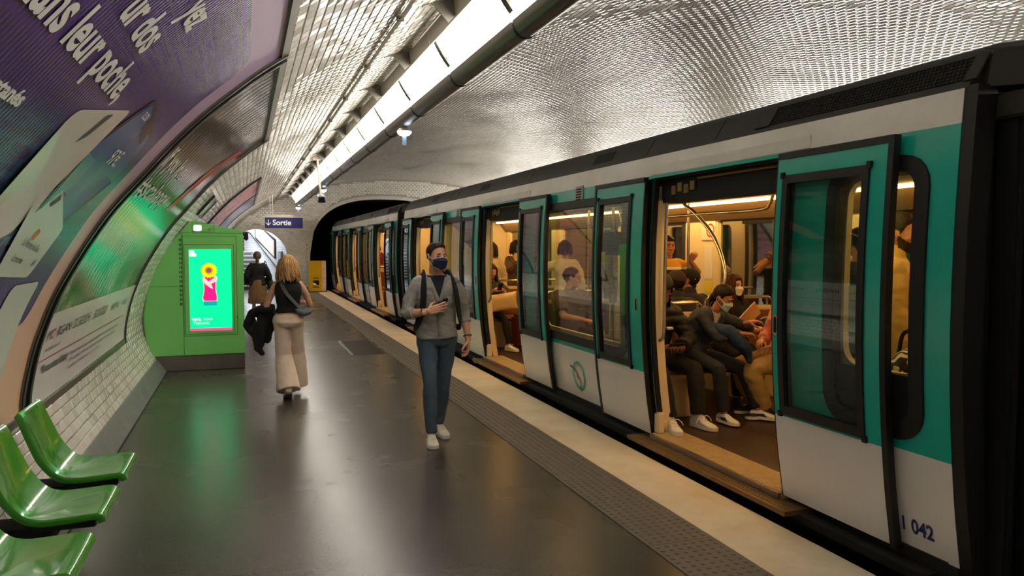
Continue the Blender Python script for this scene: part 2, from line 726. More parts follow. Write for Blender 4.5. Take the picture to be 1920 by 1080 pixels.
xs = sorted(set([round(v, 3) for v in np.arange(-1.3, 13.2, .06)] + [-.7, 1.54, 2.37, 8.23]))
sh = MB()
for a, b in zip(xs[:-1], xs[1:]):
    m = (a + b) / 2
    za, zb = max(vault_top(a), .1), max(vault_top(b), .1)
    lo_a = lo_b = -1.25 if m > 3.06 else 0
    if -.7 < m < 1.54:
        lo_a, lo_b = max(exit_top(a), 1.28), max(exit_top(b), 1.28)
    if 2.37 < m < 8.23:
        lo_a, lo_b = max(tunnel_top(a), 1.2), max(tunnel_top(b), 1.2)
    sh.hexa([(a, Y_END, lo_a), (b, Y_END, lo_b), (b, Y_END, zb), (a, Y_END, za)], [(a, Y_END + .35, lo_a), (b, Y_END + .35, lo_b), (b, Y_END + .35, zb), (a, Y_END + .35, za)])
M_wallgrout = mat('end wall grout', S(176, 168, 154), .8)
sh.build('grout', M_wallgrout, wf, smooth=False)
Cs = []
for i in range(int(4.4 / TH)):
    z = (i + .5) * TH
    for j in range(int(14.4 / TW)):
        x = -1.3 + (j + .5 + .5 * (i % 2)) * TW
        if x > 12.5 or z + .04 > min(vault_top(x - .07), vault_top(x + .07)) - .01:
            continue
        if -.86 < x < 1.70 and z < max(exit_top(min(max(x, -.69), 1.53)) + .18, 1.28):
            continue
        if 2.24 < x < 8.4 and z < max(tunnel_top(min(max(x, 2.38), 8.22)) + .2, 1.2):
            continue
        if x > 8.4 and z < .1:
            continue
        Cs.append((x, Y_END - .002, z))
Cs = np.array(Cs) - np.array([0, Y_END, 0])
nA = np.tile((1., 0, 0), (len(Cs), 1))
nB = np.tile((0., 0, 1), (len(Cs), 1))
nN = np.tile((0., -1, 0), (len(Cs), 1))
nN, nA, nB = tilt(nN, nA, nB, .006)
fast_tiles('tile', Cs, nA, nB, nN, np.clip(RNG.normal(.45, .09, len(Cs)), 0, 1), wf)['kind'] = 'stuff'


def arch_trim(name, top, xa, xb, zs, wd, m, x_lo=None):
    """raised band round an arched opening"""
    pts = [(xa, 0.0), (xa, zs * .5)] + [(x, max(top(x), zs)) for x in np.linspace(xa + .002, xb - .002, 40)] + [(xb, zs * .5), (xb, 0.0)]
    P = np.array(pts)
    T = np.gradient(P, axis=0)
    T /= np.linalg.norm(T, axis=1)[:, None]
    Nn = np.stack([-T[:, 1], T[:, 0]], 1)
    O = P + Nn * wd
    mb = MB()
    for i in range(len(P) - 1):
        a, b, c, d = P[i], P[i + 1], O[i + 1], O[i]
        if b[0] > 9:
            continue
        mb.hexa([(q[0], Y_END - .03, q[1]) for q in (a, b, c, d)], [(q[0], Y_END + .36, q[1]) for q in (a, b, c, d)])
    o = mb.build(name, m, None, angle=25)
    o['kind'] = 'structure'
    return o


M_trim = mat('cream glazed edging', S(214, 208, 196), .25, vary=(3, .1))
arch_trim('trim_3', tunnel_top, 2.37, 8.23, 1.2, .13, M_trim)
arch_trim('trim_4', exit_top, -.7, 1.54, 1.28, .15, M_trim)
MB().box(1.54, 2.37, Y_END - .05, Y_END - .005, 0, .14).build('baseboard_far', M_plinth, smooth=False)['kind'] = 'structure'

# tunnel tube behind the mouth
tn = MB()
tn.sheet(lambda x, y: (x, y, max(tunnel_top(x), 1.2) + .02), np.linspace(2.3, 8.3, 40), [Y_END + .3, 46])
tn.box(2.2, 2.37, Y_END + .35, 46, -1.25, 1.4)
tn.box(8.2, 8.4, Y_END + .3, 46, -1.25, 1.4)
tn.box(2.2, 8.4, 45.9, 46, -1.25, 4)
M_tunnel = mat('near black tunnel wall', S(16, 15, 14), .85)  # one even near-black colour for the whole tube
tn.build('wall_tunnel', M_tunnel)['kind'] = 'structure'
tl = MB()
for (x, y, z, r) in [(2.95, 41, 1.75, .035), (3.05, 43, 1.78, .03)]:
    tl.ellipsoid((x, y, z), (r, r, r), 8, 6)
tb_ = tl.build('tunnel_lamp', mat('small tunnel bulb', (1, 1, 1), emit=((.9, .95, 1), 6)))
tb_['kind'] = 'structure'

# exit passage: stairs, angled tiled wall, handrail
def brick_mat(name, c1, c2, sx, sy, rough=.2):
    m = mat(name, c1, rough)
    nt = m.node_tree
    tc = nt.nodes.new('ShaderNodeTexCoord')
    bk = nt.nodes.new('ShaderNodeTexBrick')
    bk.inputs['Color1'].default_value = (*c1, 1)
    bk.inputs['Color2'].default_value = (*[c * .93 for c in c1], 1)
    bk.inputs['Mortar'].default_value = (*c2, 1)
    bk.inputs['Scale'].default_value = 1
    bk.inputs['Mortar Size'].default_value = .006
    bk.inputs['Brick Width'].default_value = sx
    bk.inputs['Row Height'].default_value = sy
    cb = nt.nodes.new('ShaderNodeCombineXYZ')
    sp = nt.nodes.new('ShaderNodeSeparateXYZ')
    nt.links.new(tc.outputs['Object'], sp.inputs[0])
    nt.links.new(sp.outputs['Y'], cb.inputs['X'])
    nt.links.new(sp.outputs['Z'], cb.inputs['Y'])
    nt.links.new(cb.outputs[0], bk.inputs['Vector'])
    nt.links.new(bk.outputs['Color'], nt.nodes['Principled BSDF'].inputs['Base Color'])
    return m


M_passage = brick_mat('passage tiles', S(214, 216, 218), S(150, 150, 150), .15, .075)
pw = MB()
pw.hexa([(1.57, 30.35, 0), (.0, 34.4, 0), (.2, 34.5, 0), (1.8, 30.4, 0)], [(1.57, 30.35, 4), (.0, 34.4, 4), (.2, 34.5, 4), (1.8, 30.4, 4)])
pw.box(-1.5, .3, 36.0, 36.2, 0, 4.2)
pw.box(-1.4, -1.25, 30.35, 36, 0, 4.2)
pw.box(-1.5, 1.9, 30.35, 36, 4.0, 4.1)
po = pw.build('wall_passage', M_passage, smooth=False)
po['kind'] = 'structure'
M_step = mat('worn stair nosing', S(150, 150, 148), .5, vary=(4, .15))
M_riser = mat('dark stair riser', S(66, 66, 66), .6)
st = thing('trim_5', (0, 31.2, 0))
st['kind'] = 'structure'
for i in range(9):
    ya = 31.2 + i * .28
    xr = 1.5 - (ya + .1 - 30.35) * .388
    b = MB().box(-1.24, xr, ya, ya + .3 if i < 8 else 35.9, i * .165, (i + 1) * .165 - .03)
    s_ = b.build('step', M_riser, st, smooth=False)
    MB().box(-1.24, xr, ya - .015, ya + .3 if i < 8 else 35.9, (i + 1) * .165 - .03, (i + 1) * .165).build('nosing', M_step, s_, smooth=False)
M_rail = mat('black handrail', S(14, 14, 15), .7, spec=.2)
hr = thing('handrail', (1.3, 30.9, 0), 'black handrail climbing the white tiled wall in the exit passage', 'handrail')
hp = [(1.28, 30.95, .78), (1.2, 31.15, .85), (.24, 33.6, 2.25), (.12, 33.9, 2.3), (-.1, 34.0, 2.3)]
MB().tube(hp, .026, 8).build('rail', M_rail, hr)
for t in (.12, .45, .78):
    p = np.array(hp[1]) * (1 - t) + np.array(hp[2]) * t
    MB().tube([p, p + (.07, .03, -.05)], .018, 6).build('bracket', M_rail, hr)
sp_ = thing('stair_poster', (.9, 31.9, 0), 'slanted framed poster on the tiled wall above the exit stairs', 'poster')


def pwall(x, z, off):
    t = (1.57 - x) / 1.57
    return (x - off * .93, 30.35 + t * 4.05 - off * .36, z)


qd = [(1.18, 1.2), (.45, 2.05), (.45, 2.75), (1.18, 1.98)]
qi = [(1.14, 1.29), (.49, 2.08), (.49, 2.64), (1.14, 1.92)]
MB().hexa([pwall(x, z, .03) for x, z in qd], [pwall(x, z, .002) for x, z in qd]).build('frame', M_rail, sp_, smooth=False)
MB().hexa([pwall(x, z, .036) for x, z in qi], [pwall(x, z, .031) for x, z in qi]).build('print', mat('cream poster print', S(225, 214, 200), .4, vary=(3, .3, S(190, 150, 130))), sp_, smooth=False)
eb = thing('meter_cabinet', (1.33, 30.9, 0), 'small grey cabinet on the tiled wall just inside the exit arch', 'cabinet')
MB().hexa([pwall(x, z, .06) for x, z in ((1.40, .95), (1.29, .95), (1.29, 1.5), (1.40, 1.5))], [pwall(x, z, .002) for x, z in ((1.40, .95), (1.29, .95), (1.29, 1.5), (1.40, 1.5))]).build('case', mat('grey enamel', S(120, 124, 130), .5), eb, smooth=False)
MB().hexa([pwall(x, z, .066) for x, z in ((1.385, 1.0), (1.305, 1.0), (1.305, 1.45), (1.385, 1.45))], [pwall(x, z, .061) for x, z in ((1.385, 1.0), (1.305, 1.0), (1.305, 1.45), (1.385, 1.45))]).build('door', mat('light grey enamel', S(160, 164, 168), .5), eb, smooth=False)

# back of the station behind the camera
bk = MB().box(-1.4, 13.2, Y_BACK - .2, Y_BACK, -1.2, 4.5)
bk.build('wall_near', brick_mat('near wall tiles', S(200, 195, 185), S(120, 115, 108), .15, .075), smooth=False)['kind'] = 'structure'

# ------------------------------------------------------------------ platform luminaires
M_glow = mat('luminaire diffuser', S(250, 247, 238), .5, emit=(LUM_COL, LUM))
M_lip = mat('luminaire lip', S(250, 247, 238), .4, emit=(LUM_COL, LUM * .22))
M_grey = mat('light grey painted metal', S(176, 170, 158), .35)
M_cover = mat('bronze grey luminaire cover', S(92, 86, 76), .28, .55)
M_endp = mat('grey end plate', S(84, 82, 78), .5)
M_brk = mat('grey bracket steel', S(120, 116, 108), .5, .3)
LP = 1.67


def arc2(a, b, bulge, n=10):
    a, b = np.array(a, float), np.array(b, float)
    d = b - a
    nrm = np.array([-d[1], d[0]]) / np.linalg.norm(d)
    return [a + d * t + nrm * bulge * 4 * t * (1 - t) for t in np.linspace(0, 1, n)]


def luminaire():
    g = 'platform luminaires'
    t = thing('ceiling_light', (1.7, 0, 3.5), None, 'light', g)
    A, B = (1.60, 3.555), (1.765, 3.285)
    tr = arc2(A, B, .085, 12)
    y0, y1 = .012, LP - .012
    MB().slab(lambda u, y: (tr[int(u)][0], y, tr[int(u)][1]), lambda u, y: (tr[int(u)][0] + .012, y, tr[int(u)][1] + .008), range(12), [y0 + .03, y1 - .03]).build('diffuser', M_glow, t)
    # upper edge strip
    MB().prism([(1.562, 3.605), (1.582, 3.475), (1.594, 3.478), (1.606, 3.55), (1.635, 3.60), (1.62, 3.625)], 1, y0, y1).build('edge_strip', M_grey, t, smooth=False)
    # crescent end plates between neighbouring modules
    inner = arc2(A, B, -.012, 12)
    outer = arc2(A, B, .098, 12)
    for ya, yb in ((y1 - .035, y1), (y0, y0 + .02)):
        e = MB().hexa([(p[0], ya, p[1]) for p in outer] + [(p[0], ya, p[1]) for p in inner[::-1]], [(p[0], yb, p[1]) for p in outer] + [(p[0], yb, p[1]) for p in inner[::-1]])
        e.build('end_plate', M_endp, t, smooth=False)
    # the tube running inside the trough
    MB().tube([(1.735, y0 + .05, 3.375), (1.735, y1 - .05, 3.375)], .016, 8).build('lamp_tube', M_lip, t)
    MB().prism([(1.752, 3.30), (1.768, 3.228), (1.79, 3.235), (1.778, 3.305)], 1, y0, y1).build('lower_lip', M_lip, t, smooth=False)  # weak emission stands in for the lamp light caught by this lip
    cv = [(1.765, 3.232), (1.785, 3.175), (1.83, 3.14), (1.885, 3.14), (1.94, 3.185), (1.965, 3.27), (1.96, 3.40), (1.93, 3.52), (1.86, 3.62)]
    cv = [tuple(p) for p in catmull(cv, 3)]
    n = len(cv)
    MB().slab(lambda i, y: (cv[int(i)][0], y, cv[int(i)][1]), lambda i, y: (cv[int(i)][0] - .006, y, cv[int(i)][1] + .012), range(n), [y0 - .005, y1 - .004]).build('cover', M_cover, t, angle=60)
    j = MB()
    j.slab(lambda i, y: (cv[int(i)][0] + .004 * (1 if i > n / 3 else -1), y, cv[int(i)][1] - .005), lambda i, y: (cv[int(i)][0], y, cv[int(i)][1] + .01), range(n), [-.014, .006])
    j.build('joint_band', M_black, t, angle=60)
    b = MB().prism([(1.335, 3.545), (1.41, 3.55), (1.52, 3.43), (1.585, 3.50), (1.60, 3.56), (1.64, 3.66), (1.5, 3.61)], 1, .80, .815)
    b.build('bracket', M_brk, t, smooth=False)
    b = MB().prism([(1.325, 3.55), (1.32, 3.53), (1.63, 3.635), (1.63, 3.66)], 1, .78, .835)
    b.build('bracket_strap', M_brk, t, smooth=False)
    return t


ordn = ['nearest', 'second', 'third', 'fourth', 'fifth', 'sixth', 'seventh', 'eighth', 'ninth', 'tenth', 'eleventh', 'twelfth', 'thirteenth', 'fourteenth', 'fifteenth', 'sixteenth', 'seventeenth', 'eighteenth', 'nineteenth']
lum0 = luminaire()
Y0L = 6.66 - LP * 5
for k in range(18):
    y = Y0L + LP * k
    vis = k - 4
    lab = ('glowing white ceiling light, %s visible module of the row along the vault' % ordn[vis]) if vis >= 0 else 'glowing white ceiling light of the row along the vault, behind the viewer'
    if vis == 13:
        lab = 'glowing white ceiling light at the far end of the row, by the end wall'
    o = lum0 if k == 0 else copy_tree(lum0, (1.7, y, 3.5))
    o.location = (1.7, y, 3.5)
    o['label'] = lab
cdt = thing('conduit', (1.12, 0, 3.42), 'thin pipe clipped along the tiled vault beside the row of lights', 'pipe')
_s0 = 4.43
MB().tube([W(_s0, y, .03) for y in np.linspace(Y_BACK, 29.9, 30)], .016, 6).build('pipe', M_grey, cdt)
cl = MB()
for y in np.arange(Y_BACK + .5, 29.8, 1.67):
    x, _, z = W(_s0, y, .02)
    cl.box(x - .03, x + .03, y - .012, y + .012, z - .03, z + .03)
cl.build('clip', M_brk, cdt, smooth=False)['kind'] = 'stuff'

# small blue-white emergency lamps with a hanging plate
M_bulb = mat('cold white bulb', (1, 1, 1), .3, emit=((.72, .86, 1.0), 5))
M_plateb = mat('frosted blue plate', S(170, 196, 226), .25)
for y, lab in ((9.2, 'small cold white round lamp with hanging plate, nearest under the ceiling lights'),
               (19.3, 'small cold white round lamp with hanging plate beside the security camera rod'),
               (28.4, 'small cold white round lamp above the exit sign')):
    t = thing('emergency_lamp', (1.86, y, 3.14), lab, 'lamp', 'emergency lamps')
    MB().lathe([(.02, .0), (.055, -.015), (.085, -.045), (.088, -.055)], (1.86, y, 3.15), 20).build('lamp_cap', M_grey, t)
    MB().lathe([(.086, -.056), (.083, -.075), (.06, -.10), (.02, -.115), (.002, -.117)], (1.86, y, 3.15), 20).build('globe', M_bulb, t)
    MB().box(1.835, 1.885, y - .004, y + .004, 2.93, 3.04).build('plate', M_plateb, t, smooth=False)

# security camera hanging on a rod from the vault
M_cream = mat('cream painted metal', S(206, 196, 182), .4)
cc = thing('security_camera', (1.46, 16.4, 3.6), 'grey security camera hanging on a cream rod under the ceiling lights', 'camera')
MB().box(1.37, 1.55, 16.33, 16.47, 3.5, 3.62).build('mount', M_cream, cc, bevel=.01)
MB().tube([(1.47, 16.4, 3.54), (1.53, 16.4, 2.78)], .022, 8).build('rod', M_cream, cc)
M_cam = mat('dark grey camera housing', S(90, 90, 92), .35)
cb = MB()
cb.hexa([(1.44, 16.25, 2.60), (1.63, 16.25, 2.60), (1.615, 16.25, 2.76), (1.455, 16.25, 2.76)], [(1.46, 16.55, 2.66), (1.61, 16.55, 2.66), (1.60, 16.55, 2.80), (1.47, 16.55, 2.80)])
cb.build('housing', mat('pale grey housing', S(150, 150, 150), .35), cc, bevel=.02)
MB().hexa([(1.465, 16.24, 2.615), (1.605, 16.24, 2.615), (1.595, 16.24, 2.725), (1.475, 16.24, 2.725)], [(1.465, 16.26, 2.615), (1.605, 16.26, 2.615), (1.595, 16.26, 2.725), (1.475, 16.26, 2.725)]).build('lens_window', mat('black camera glass', S(12, 12, 14), .1), cc, smooth=False)

# exit sign
sg = thing('exit_sign', (1.2, 25, 2.45), 'blue hanging exit sign lettered in white with a down arrow', 'sign')
M_blue = mat('dark blue sign enamel', S(44, 42, 112), .3)
M_white = mat('white lettering', S(240, 240, 244), .4, emit=((1, 1, 1), .15))
MB().box(.625, 1.765, 24.96, 25.06, 2.275, 2.60).build('panel', M_blue, sg, bevel=.008)
MB().box(.61, 1.46, 24.97, 25.05, 2.605, 2.69).build('light_box', M_cream, sg, bevel=.006)
MB().box(.625, 1.765, 24.95, 25.07, 2.262, 2.275).build('lower_edge', M_grey, sg, smooth=False)
rr = MB()
for x in (.78, .86):
    rr.tube([(x, 25.01, 2.68), (x, 25.01, vault_top(x) - .005)], .012, 6)
rr.build('hanger_rod', M_cream, sg)
text_on('lettering', 'Sortie', lambda x, y: (.85 + x, 24.955, 2.37 + y), M_white, sg, size=.235, bold=.006, sx=.98)
ar = MB()
ar.box(.71, .735, 24.95, 24.956, 2.36, 2.54)
for s in (-1, 1):
    ar.hexa([(.7225 + s * .075, 24.95, 2.425), (.7225 + s * .075, 24.95, 2.46), (.7225, 24.95, 2.385), (.7225, 24.95, 2.35)], [(.7225 + s * .075, 24.956, 2.425), (.7225 + s * .075, 24.956, 2.46), (.7225, 24.956, 2.385), (.7225, 24.956, 2.35)])
ar.build('arrow', M_white, sg, smooth=False)

# yellow fire point at the platform end
yb = thing('fire_point', (2.5, 28.9, 0), 'tall yellow equipment box with white side panel by the tunnel mouth', 'box')
M_yel = mat('yellow enamel', S(222, 178, 12), .35, vary=(4, .06))
MB().box(2.25, 2.70, 28.9, 29.5, .02, 1.16).build('case', M_yel, yb, bevel=.012)
MB().box(2.705, 2.86, 28.94, 29.5, .02, 1.16).build('side_panel', mat('scuffed white panel', S(214, 212, 206), .45, vary=(5, .2)), yb, bevel=.006)
MB().box(2.38, 2.60, 28.885, 28.9, .27, .44).build('window', M_black, yb, smooth=False)
MB().hexa([(2.39, 28.88, .28), (2.52, 28.88, .28), (2.39, 28.88, .37)], [(2.39, 28.886, .28), (2.52, 28.886, .28), (2.39, 28.886, .37)]).build('pictogram', M_white, yb, smooth=False)
MB().box(2.24, 2.87, 28.89, 29.5, 0, .03).build('plinth', M_black, yb, smooth=False)
ln = MB()
for z in (.50, .535, .17, .205):
    ln.box(2.38, 2.60, 28.892, 28.9, z, z + .018)
ln.build('notice_strip', mat('dark printed strip', S(96, 74, 14), .5), yb, smooth=False)['kind'] = 'stuff'

# ------------------------------------------------------------------ posters on the vault
M_frame = mat('black glazed frame', S(22, 20, 18), .3, vary=(20, .4), bump=(30, .4, .01))
M_framein = mat('brown grey frame lip', S(104, 98, 88), .3, .3)


def frame_bar(mb, s0, s1, y0, y1, off, th):
    ns = max(2, int(abs(s1 - s0) / .08) + 1)
    mb.slab(lambda s, y: W(s, y, off + th), lambda s, y: W(s, y, off), np.linspace(s0, s1, ns), [y0, y1])


def poster(name, y0, y1, s0, s1, m, label, fw=.05, off=.012):
    x, y, z = W((s0 + s1) / 2, (y0 + y1) / 2, 0)
    t = thing(name, (x, y, z), label, 'poster')
    MB().slab(lambda s, y: W(s, y, off + .006), lambda s, y: W(s, y, .004), np.linspace(s0, s1, 50), np.linspace(y0, y1, 5)).build('backing', M_black, t)
    p = MB().sheet(lambda s, y: W(s, y, off + .009), np.linspace(s0, s1, 60), np.linspace(y0, y1, 9)).build('print', m, t)
    # uv: u along the wall, v up the wall
    uv = p.data.uv_layers.new(name='uv')
    ss = np.linspace(s0, s1, 60)
    yy = np.linspace(y0, y1, 9)
    for lp in p.data.loops:
        i, j = divmod(lp.vertex_index, 9)
        uv.data[lp.index].uv = ((yy[j] - y0) / (y1 - y0), (ss[i] - s0) / (s1 - s0))
    for nm, m_, ar in (('frame', M_frame, (s0 - fw, s1 + fw, y0 - fw, y0, .004, .035)), ('frame', M_frame, (s0 - fw, s1 + fw, y1, y1 + fw, .004, .035)),
                       ('frame', M_framein, (s0 - fw, s0, y0, y1, .004, .03)), ('frame', M_framein, (s1, s1 + fw, y0, y1, .004, .03)),
                       ('lip', M_framein, (s0, s1, y0, y0 + .016, off + .009, .012)), ('lip', M_framein, (s0, s1, y1 - .016, y1, off + .009, .012))):
        f = MB()
        frame_bar(f, *ar)
        f.build(nm, m_, t)
    return t


def print_mat(name, rough=.22, bumps=None, build=None):
    m = mat(name, (.5, .5, .5), rough, coat=.0)
    nt = m.node_tree
    b = nt.nodes['Principled BSDF']
    uv = nt.nodes.new('ShaderNodeTexCoord')
    sep = nt.nodes.new('ShaderNodeSeparateXYZ')
    nt.links.new(uv.outputs['UV'], sep.inputs[0])
    build(nt, b, uv, sep)
    return m


def ramp_node(nt, fac, stops):
    r = nt.nodes.new('ShaderNodeValToRGB')
    el = r.color_ramp.elements
    while len(el) < len(stops):
        el.new(.5)
    for e, (p, c) in zip(el, stops):
        e.position = p
        e.color = (*c, 1)
    nt.links.new(fac, r.inputs[0])
    return r.outputs[0]


def mixc(nt, fac, a, b, mode='MIX'):
    x = nt.nodes.new('ShaderNodeMix')
    x.data_type = 'RGBA'
    x.blend_type = mode
    for k, v in (('Factor', fac), ('A', a), ('B', b)):
        if hasattr(v, 'is_output'):
            nt.links.new(v, x.inputs[k])
        elif k == 'Factor':
            x.inputs[k].default_value = v
        else:
            x.inputs[k].default_value = (*v, 1)
    return x.outputs['Result']


def noise_fac(nt, uv, scale, stretch, lo=.4, hi=.6, detail=5):
    mp = nt.nodes.new('ShaderNodeMapping')
    mp.inputs['Scale'].default_value = stretch
    nt.links.new(uv.outputs['UV'], mp.inputs[0])
    n = nt.nodes.new('ShaderNodeTexNoise')
    n.inputs['Scale'].default_value = scale
    n.inputs['Detail'].default_value = detail
    nt.links.new(mp.outputs[0], n.inputs[0])
    mr = nt.nodes.new('ShaderNodeMapRange')
    mr.inputs['From Min'].default_value = lo
    mr.inputs['From Max'].default_value = hi
    nt.links.new(n.outputs['Fac'], mr.inputs['Value'])
    return mr.outputs[0]


def wave_bump(nt, b, uv, scale, strength, axis='X', dist=.4):
    w = nt.nodes.new('ShaderNodeTexWave')
    w.bands_direction = axis
    w.inputs['Scale'].default_value = scale
    w.inputs['Distortion'].default_value = dist
    nt.links.new(uv.outputs['UV'], w.inputs['Vector'])
    bp = nt.nodes.new('ShaderNodeBump')
    bp.inputs['Strength'].default_value = strength
    bp.inputs['Distance'].default_value = .003
    nt.links.new(w.outputs['Fac'], bp.inputs['Height'])
    nt.links.new(bp.outputs[0], b.inputs['Normal'])


def purple(nt, b, uv, sep):
    # pale border print; the purple field is a separate printed sheet
    c = ramp_node(nt, sep.outputs['Y'], [(0, S(232, 190, 150)), (.3, S(222, 180, 160)), (.6, S(186, 158, 178)), (1, S(176, 154, 188))])
    nt.links.new(c, b.inputs['Base Color'])


def purple_field(nt, b, uv, sep):
    c = ramp_node(nt, sep.outputs['Y'], [(0, S(66, 44, 120)), (.16, S(72, 50, 124)), (.30, S(60, 124, 128)), (.42, S(72, 106, 128)), (.55, S(74, 46, 114)), (.8, S(86, 58, 136)), (1, S(112, 86, 152))])
    d = noise_fac(nt, uv, 5, (1, 14, 1), .35, .65)
    c = mixc(nt, d, c, S(60, 38, 100))
    g = noise_fac(nt, uv, 9, (2.5, 1, 1), .55, .75)
    band = ramp_node(nt, sep.outputs['Y'], [(.18, (0, 0, 0)), (.30, (1, 1, 1)), (.45, (.5, .5, .5)), (.56, (0, 0, 0))])
    mul = nt.nodes.new('ShaderNodeMath')
    mul.operation = 'MULTIPLY'
    nt.links.new(g, mul.inputs[0])
    nt.links.new(band, mul.inputs[1])
    c = mixc(nt, mul.outputs[0], c, S(110, 176, 156))
    nt.links.new(c, b.inputs['Base Color'])
    wave_bump(nt, b, uv, 38, .2)


P1 = poster('wall_poster', 1.2, 5.22, .55, 3.37, print_mat('pale poster border', .3, build=purple), 'huge purple advertising poster with white cards and slanted white lettering, nearest on the wall')
pf = MB()
_loop = lambda a0, a1, b0, b1, r: rrect(a0, a1, b0, b1, r, 10, 6)


def wall_patch(name, y0, y1, s0, s1, r, m, parent, off=.024, inset=None):
    """rounded print on the wall, subdivided up the curve; carries uv"""
    ns = max(6, int((s1 - s0) / .05))
    V, F, UV = [], [], []
    for i in range(ns + 1):
        # denser near rounded ends
        t = .5 - .5 * math.cos(math.pi * i / ns)
        s = s0 + (s1 - s0) * t
        d = min(s - s0, s1 - s)
        ins = r - math.sqrt(max(0, r * r - (r - d) ** 2)) if d < r else 0
        for y in (y0 + ins, y1 - ins):
            V.append(W(s, y, off))
            UV.append(((y - y0) / (y1 - y0), (s - s0) / (s1 - s0)))
    for i in range(ns):
        F.append((2 * i, 2 * i + 2, 2 * i + 3, 2 * i + 1))
    o = mesh_obj(name, V, F, m, parent)
    uv = o.data.uv_layers.new(name='uv')
    for lp in o.data.loops:
        uv.data[lp.index].uv = UV[lp.vertex_index]
    return o


wall_patch('purple_print', 1.3, 4.86, 1.16, 3.13, .16, print_mat('corrugated purple print', .24, build=purple_field), P1, .0225)


def wall_poly(name, pts, m, parent, off):
    """free polygon (y,s) printed on the wall, subdivided"""
    cen = np.mean(pts, 0)
    mb = MB()
    n = len(pts)
    K = 8
    for i in range(n):
        a, b = np.array(pts[i]), np.array(pts[(i + 1) % n])
        rows = []
        for k in range(K + 1):
            t = k / K
            rows.append([cen + (a - cen) * t, cen + (b - cen) * t])
        for k in range(K):
            q = [rows[k][0], rows[k + 1][0], rows[k + 1][1], rows[k][1]]
            if k == 0:
                q = q[1:]
                q = [rows[0][0], rows[1][0], rows[1][1]]
            mb.add([W(p[1], p[0], off) for p in q], [tuple(range(len(q)))])
    return mesh_obj(name, mb.V, mb.F, m, parent)


def rpoly(pts, r, n=5):
    out = []
    P = [np.array(p, float) for p in pts]
    for i in range(len(P)):
        a, b, c = P[i - 1], P[i], P[(i + 1) % len(P)]
        u, v = (a - b) / np.linalg.norm(a - b), (c - b) / np.linalg.norm(c - b)
        p, q = b + u * r, b + v * r
        for t in np.linspace(0, 1, n):
            out.append((1 - t) ** 2 * p + 2 * t * (1 - t) * b + t * t * q)
    return out


M_card = mat('pale grey green card print', S(206, 208, 194), .26, vary=(1.2, .12, S(214, 196, 186)))
M_card2 = mat('pale mint card print', S(204, 214, 198), .26)
M_phone = mat('phone bezel print', S(40, 36, 44), .25)
M_screen = mat('violet blue phone print', S(104, 70, 128), .25, vary=(.9, .3, S(58, 100, 150)))
M_ink = mat('dark grey ink', S(70, 70, 66), .4)
M_paper = mat('white lettering print', S(226, 226, 218), .4)
wall_poly('printed_card', rpoly([(3.12, 2.27), (3.78, 2.42), (3.62, 1.72), (3.05, 1.55)], .06), M_card, P1, .0245)
wall_poly('printed_phone', rpoly([(3.70, 2.22), (3.98, 2.55), (4.64, 2.40), (4.70, 2.12), (4.25, 1.72), (3.72, 1.72)], .06), M_phone, P1, .0255)
wall_poly('phone_screen', rpoly([(3.73, 2.21), (3.99, 2.515), (4.60, 2.37), (4.65, 2.12), (4.24, 1.76), (3.75, 1.76)], .05), M_screen, P1, .0265)
wall_poly('phone_notch', rpoly([(4.17, 2.47), (4.45, 2.405), (4.47, 2.33), (4.2, 2.40)], .02), M_phone, P1, .0275)
wall_poly('printed_note', rpoly([(3.58, 1.9), (3.80, 1.98), (4.42, 1.75), (4.34, 1.47), (3.75, 1.5)], .05), M_card2, P1, .0285)
wall_patch('white_panel', 4.18, 4.68, .64, 1.43, .05, M_card2, P1, .0255)
wall_poly('card_mark', rpoly([(3.42, 2.16), (3.50, 2.21), (3.58, 2.35), (3.50, 2.33)], .015), M_ink, P1, .0255)
wall_poly('card_mark', rpoly([(3.82, 1.88), (3.88, 1.86), (3.98, 1.93), (3.92, 1.95)], .015), M_ink, P1, .0295)
wall_poly('orange_mark', rpoly([(3.92, 1.70), (3.99, 1.68), (4.02, 1.73), (3.95, 1.75)], .015), mat('orange print', S(206, 132, 40), .4), P1, .0295)


def wtext(name, s, y0, s0, size, parent, m, off=.0265, stretch=1.0, shear=0.0, bold=0.0, rot=0.0, spacing=1.0):
    c_, s_ = math.cos(rot), math.sin(rot)
    return text_on(name, s, lambda x, y: W(s0 + x * s_ + y * c_, y0 + x * c_ - y * s_, off), m, parent, size=size, sx=stretch, shear=shear, bold=bold, spacing=spacing)


def fit(s, size, width, **kw):
    V, F = text_geo(s, size=size, **kw)
    return width / (max(v[0] for v in V) - min(v[0] for v in V))


B_ = dict(shear=.0, bold=.006)
wtext('lettering', 'dans leur poche,', 2.02, 2.39, .21, P1, M_paper, stretch=fit('dans leur poche,', .21, 1.40, **B_), **B_)
wtext('lettering', 'ur dos', 2.66, 2.58, .21, P1, M_paper, stretch=fit('ur dos', .21, .52, **B_), **B_)
wtext('lettering', 'yez', 3.12, 2.79, .21, P1, M_paper, stretch=fit('yez', .21, .28, **B_), **B_)
wtext('lettering', 'instantan\u00e9s', 2.15, 2.165, .075, P1, M_paper, stretch=fit('instantan\u00e9s', .075, .46, bold=.003), bold=.003)
wtext('lettering', '97\u20ac.', 4.12, 2.16, .13, P1, M_paper, off=.0295, bold=.001)
wtext('lettering', '12:20', 3.99, 2.43, .06, P1, M_paper, off=.0295)
wtext('lettering', 'La Ferme du Roi', 3.84, 1.66, .055, P1, M_ink, off=.0295, rot=-.12)
wtext('lettering', 'Economie', 3.84, 1.58, .05, P1, M_ink, off=.0295, rot=-.12)
wtext('lettering', '-55\u20ac', 4.22, 1.54, .05, P1, M_ink, off=.0295)


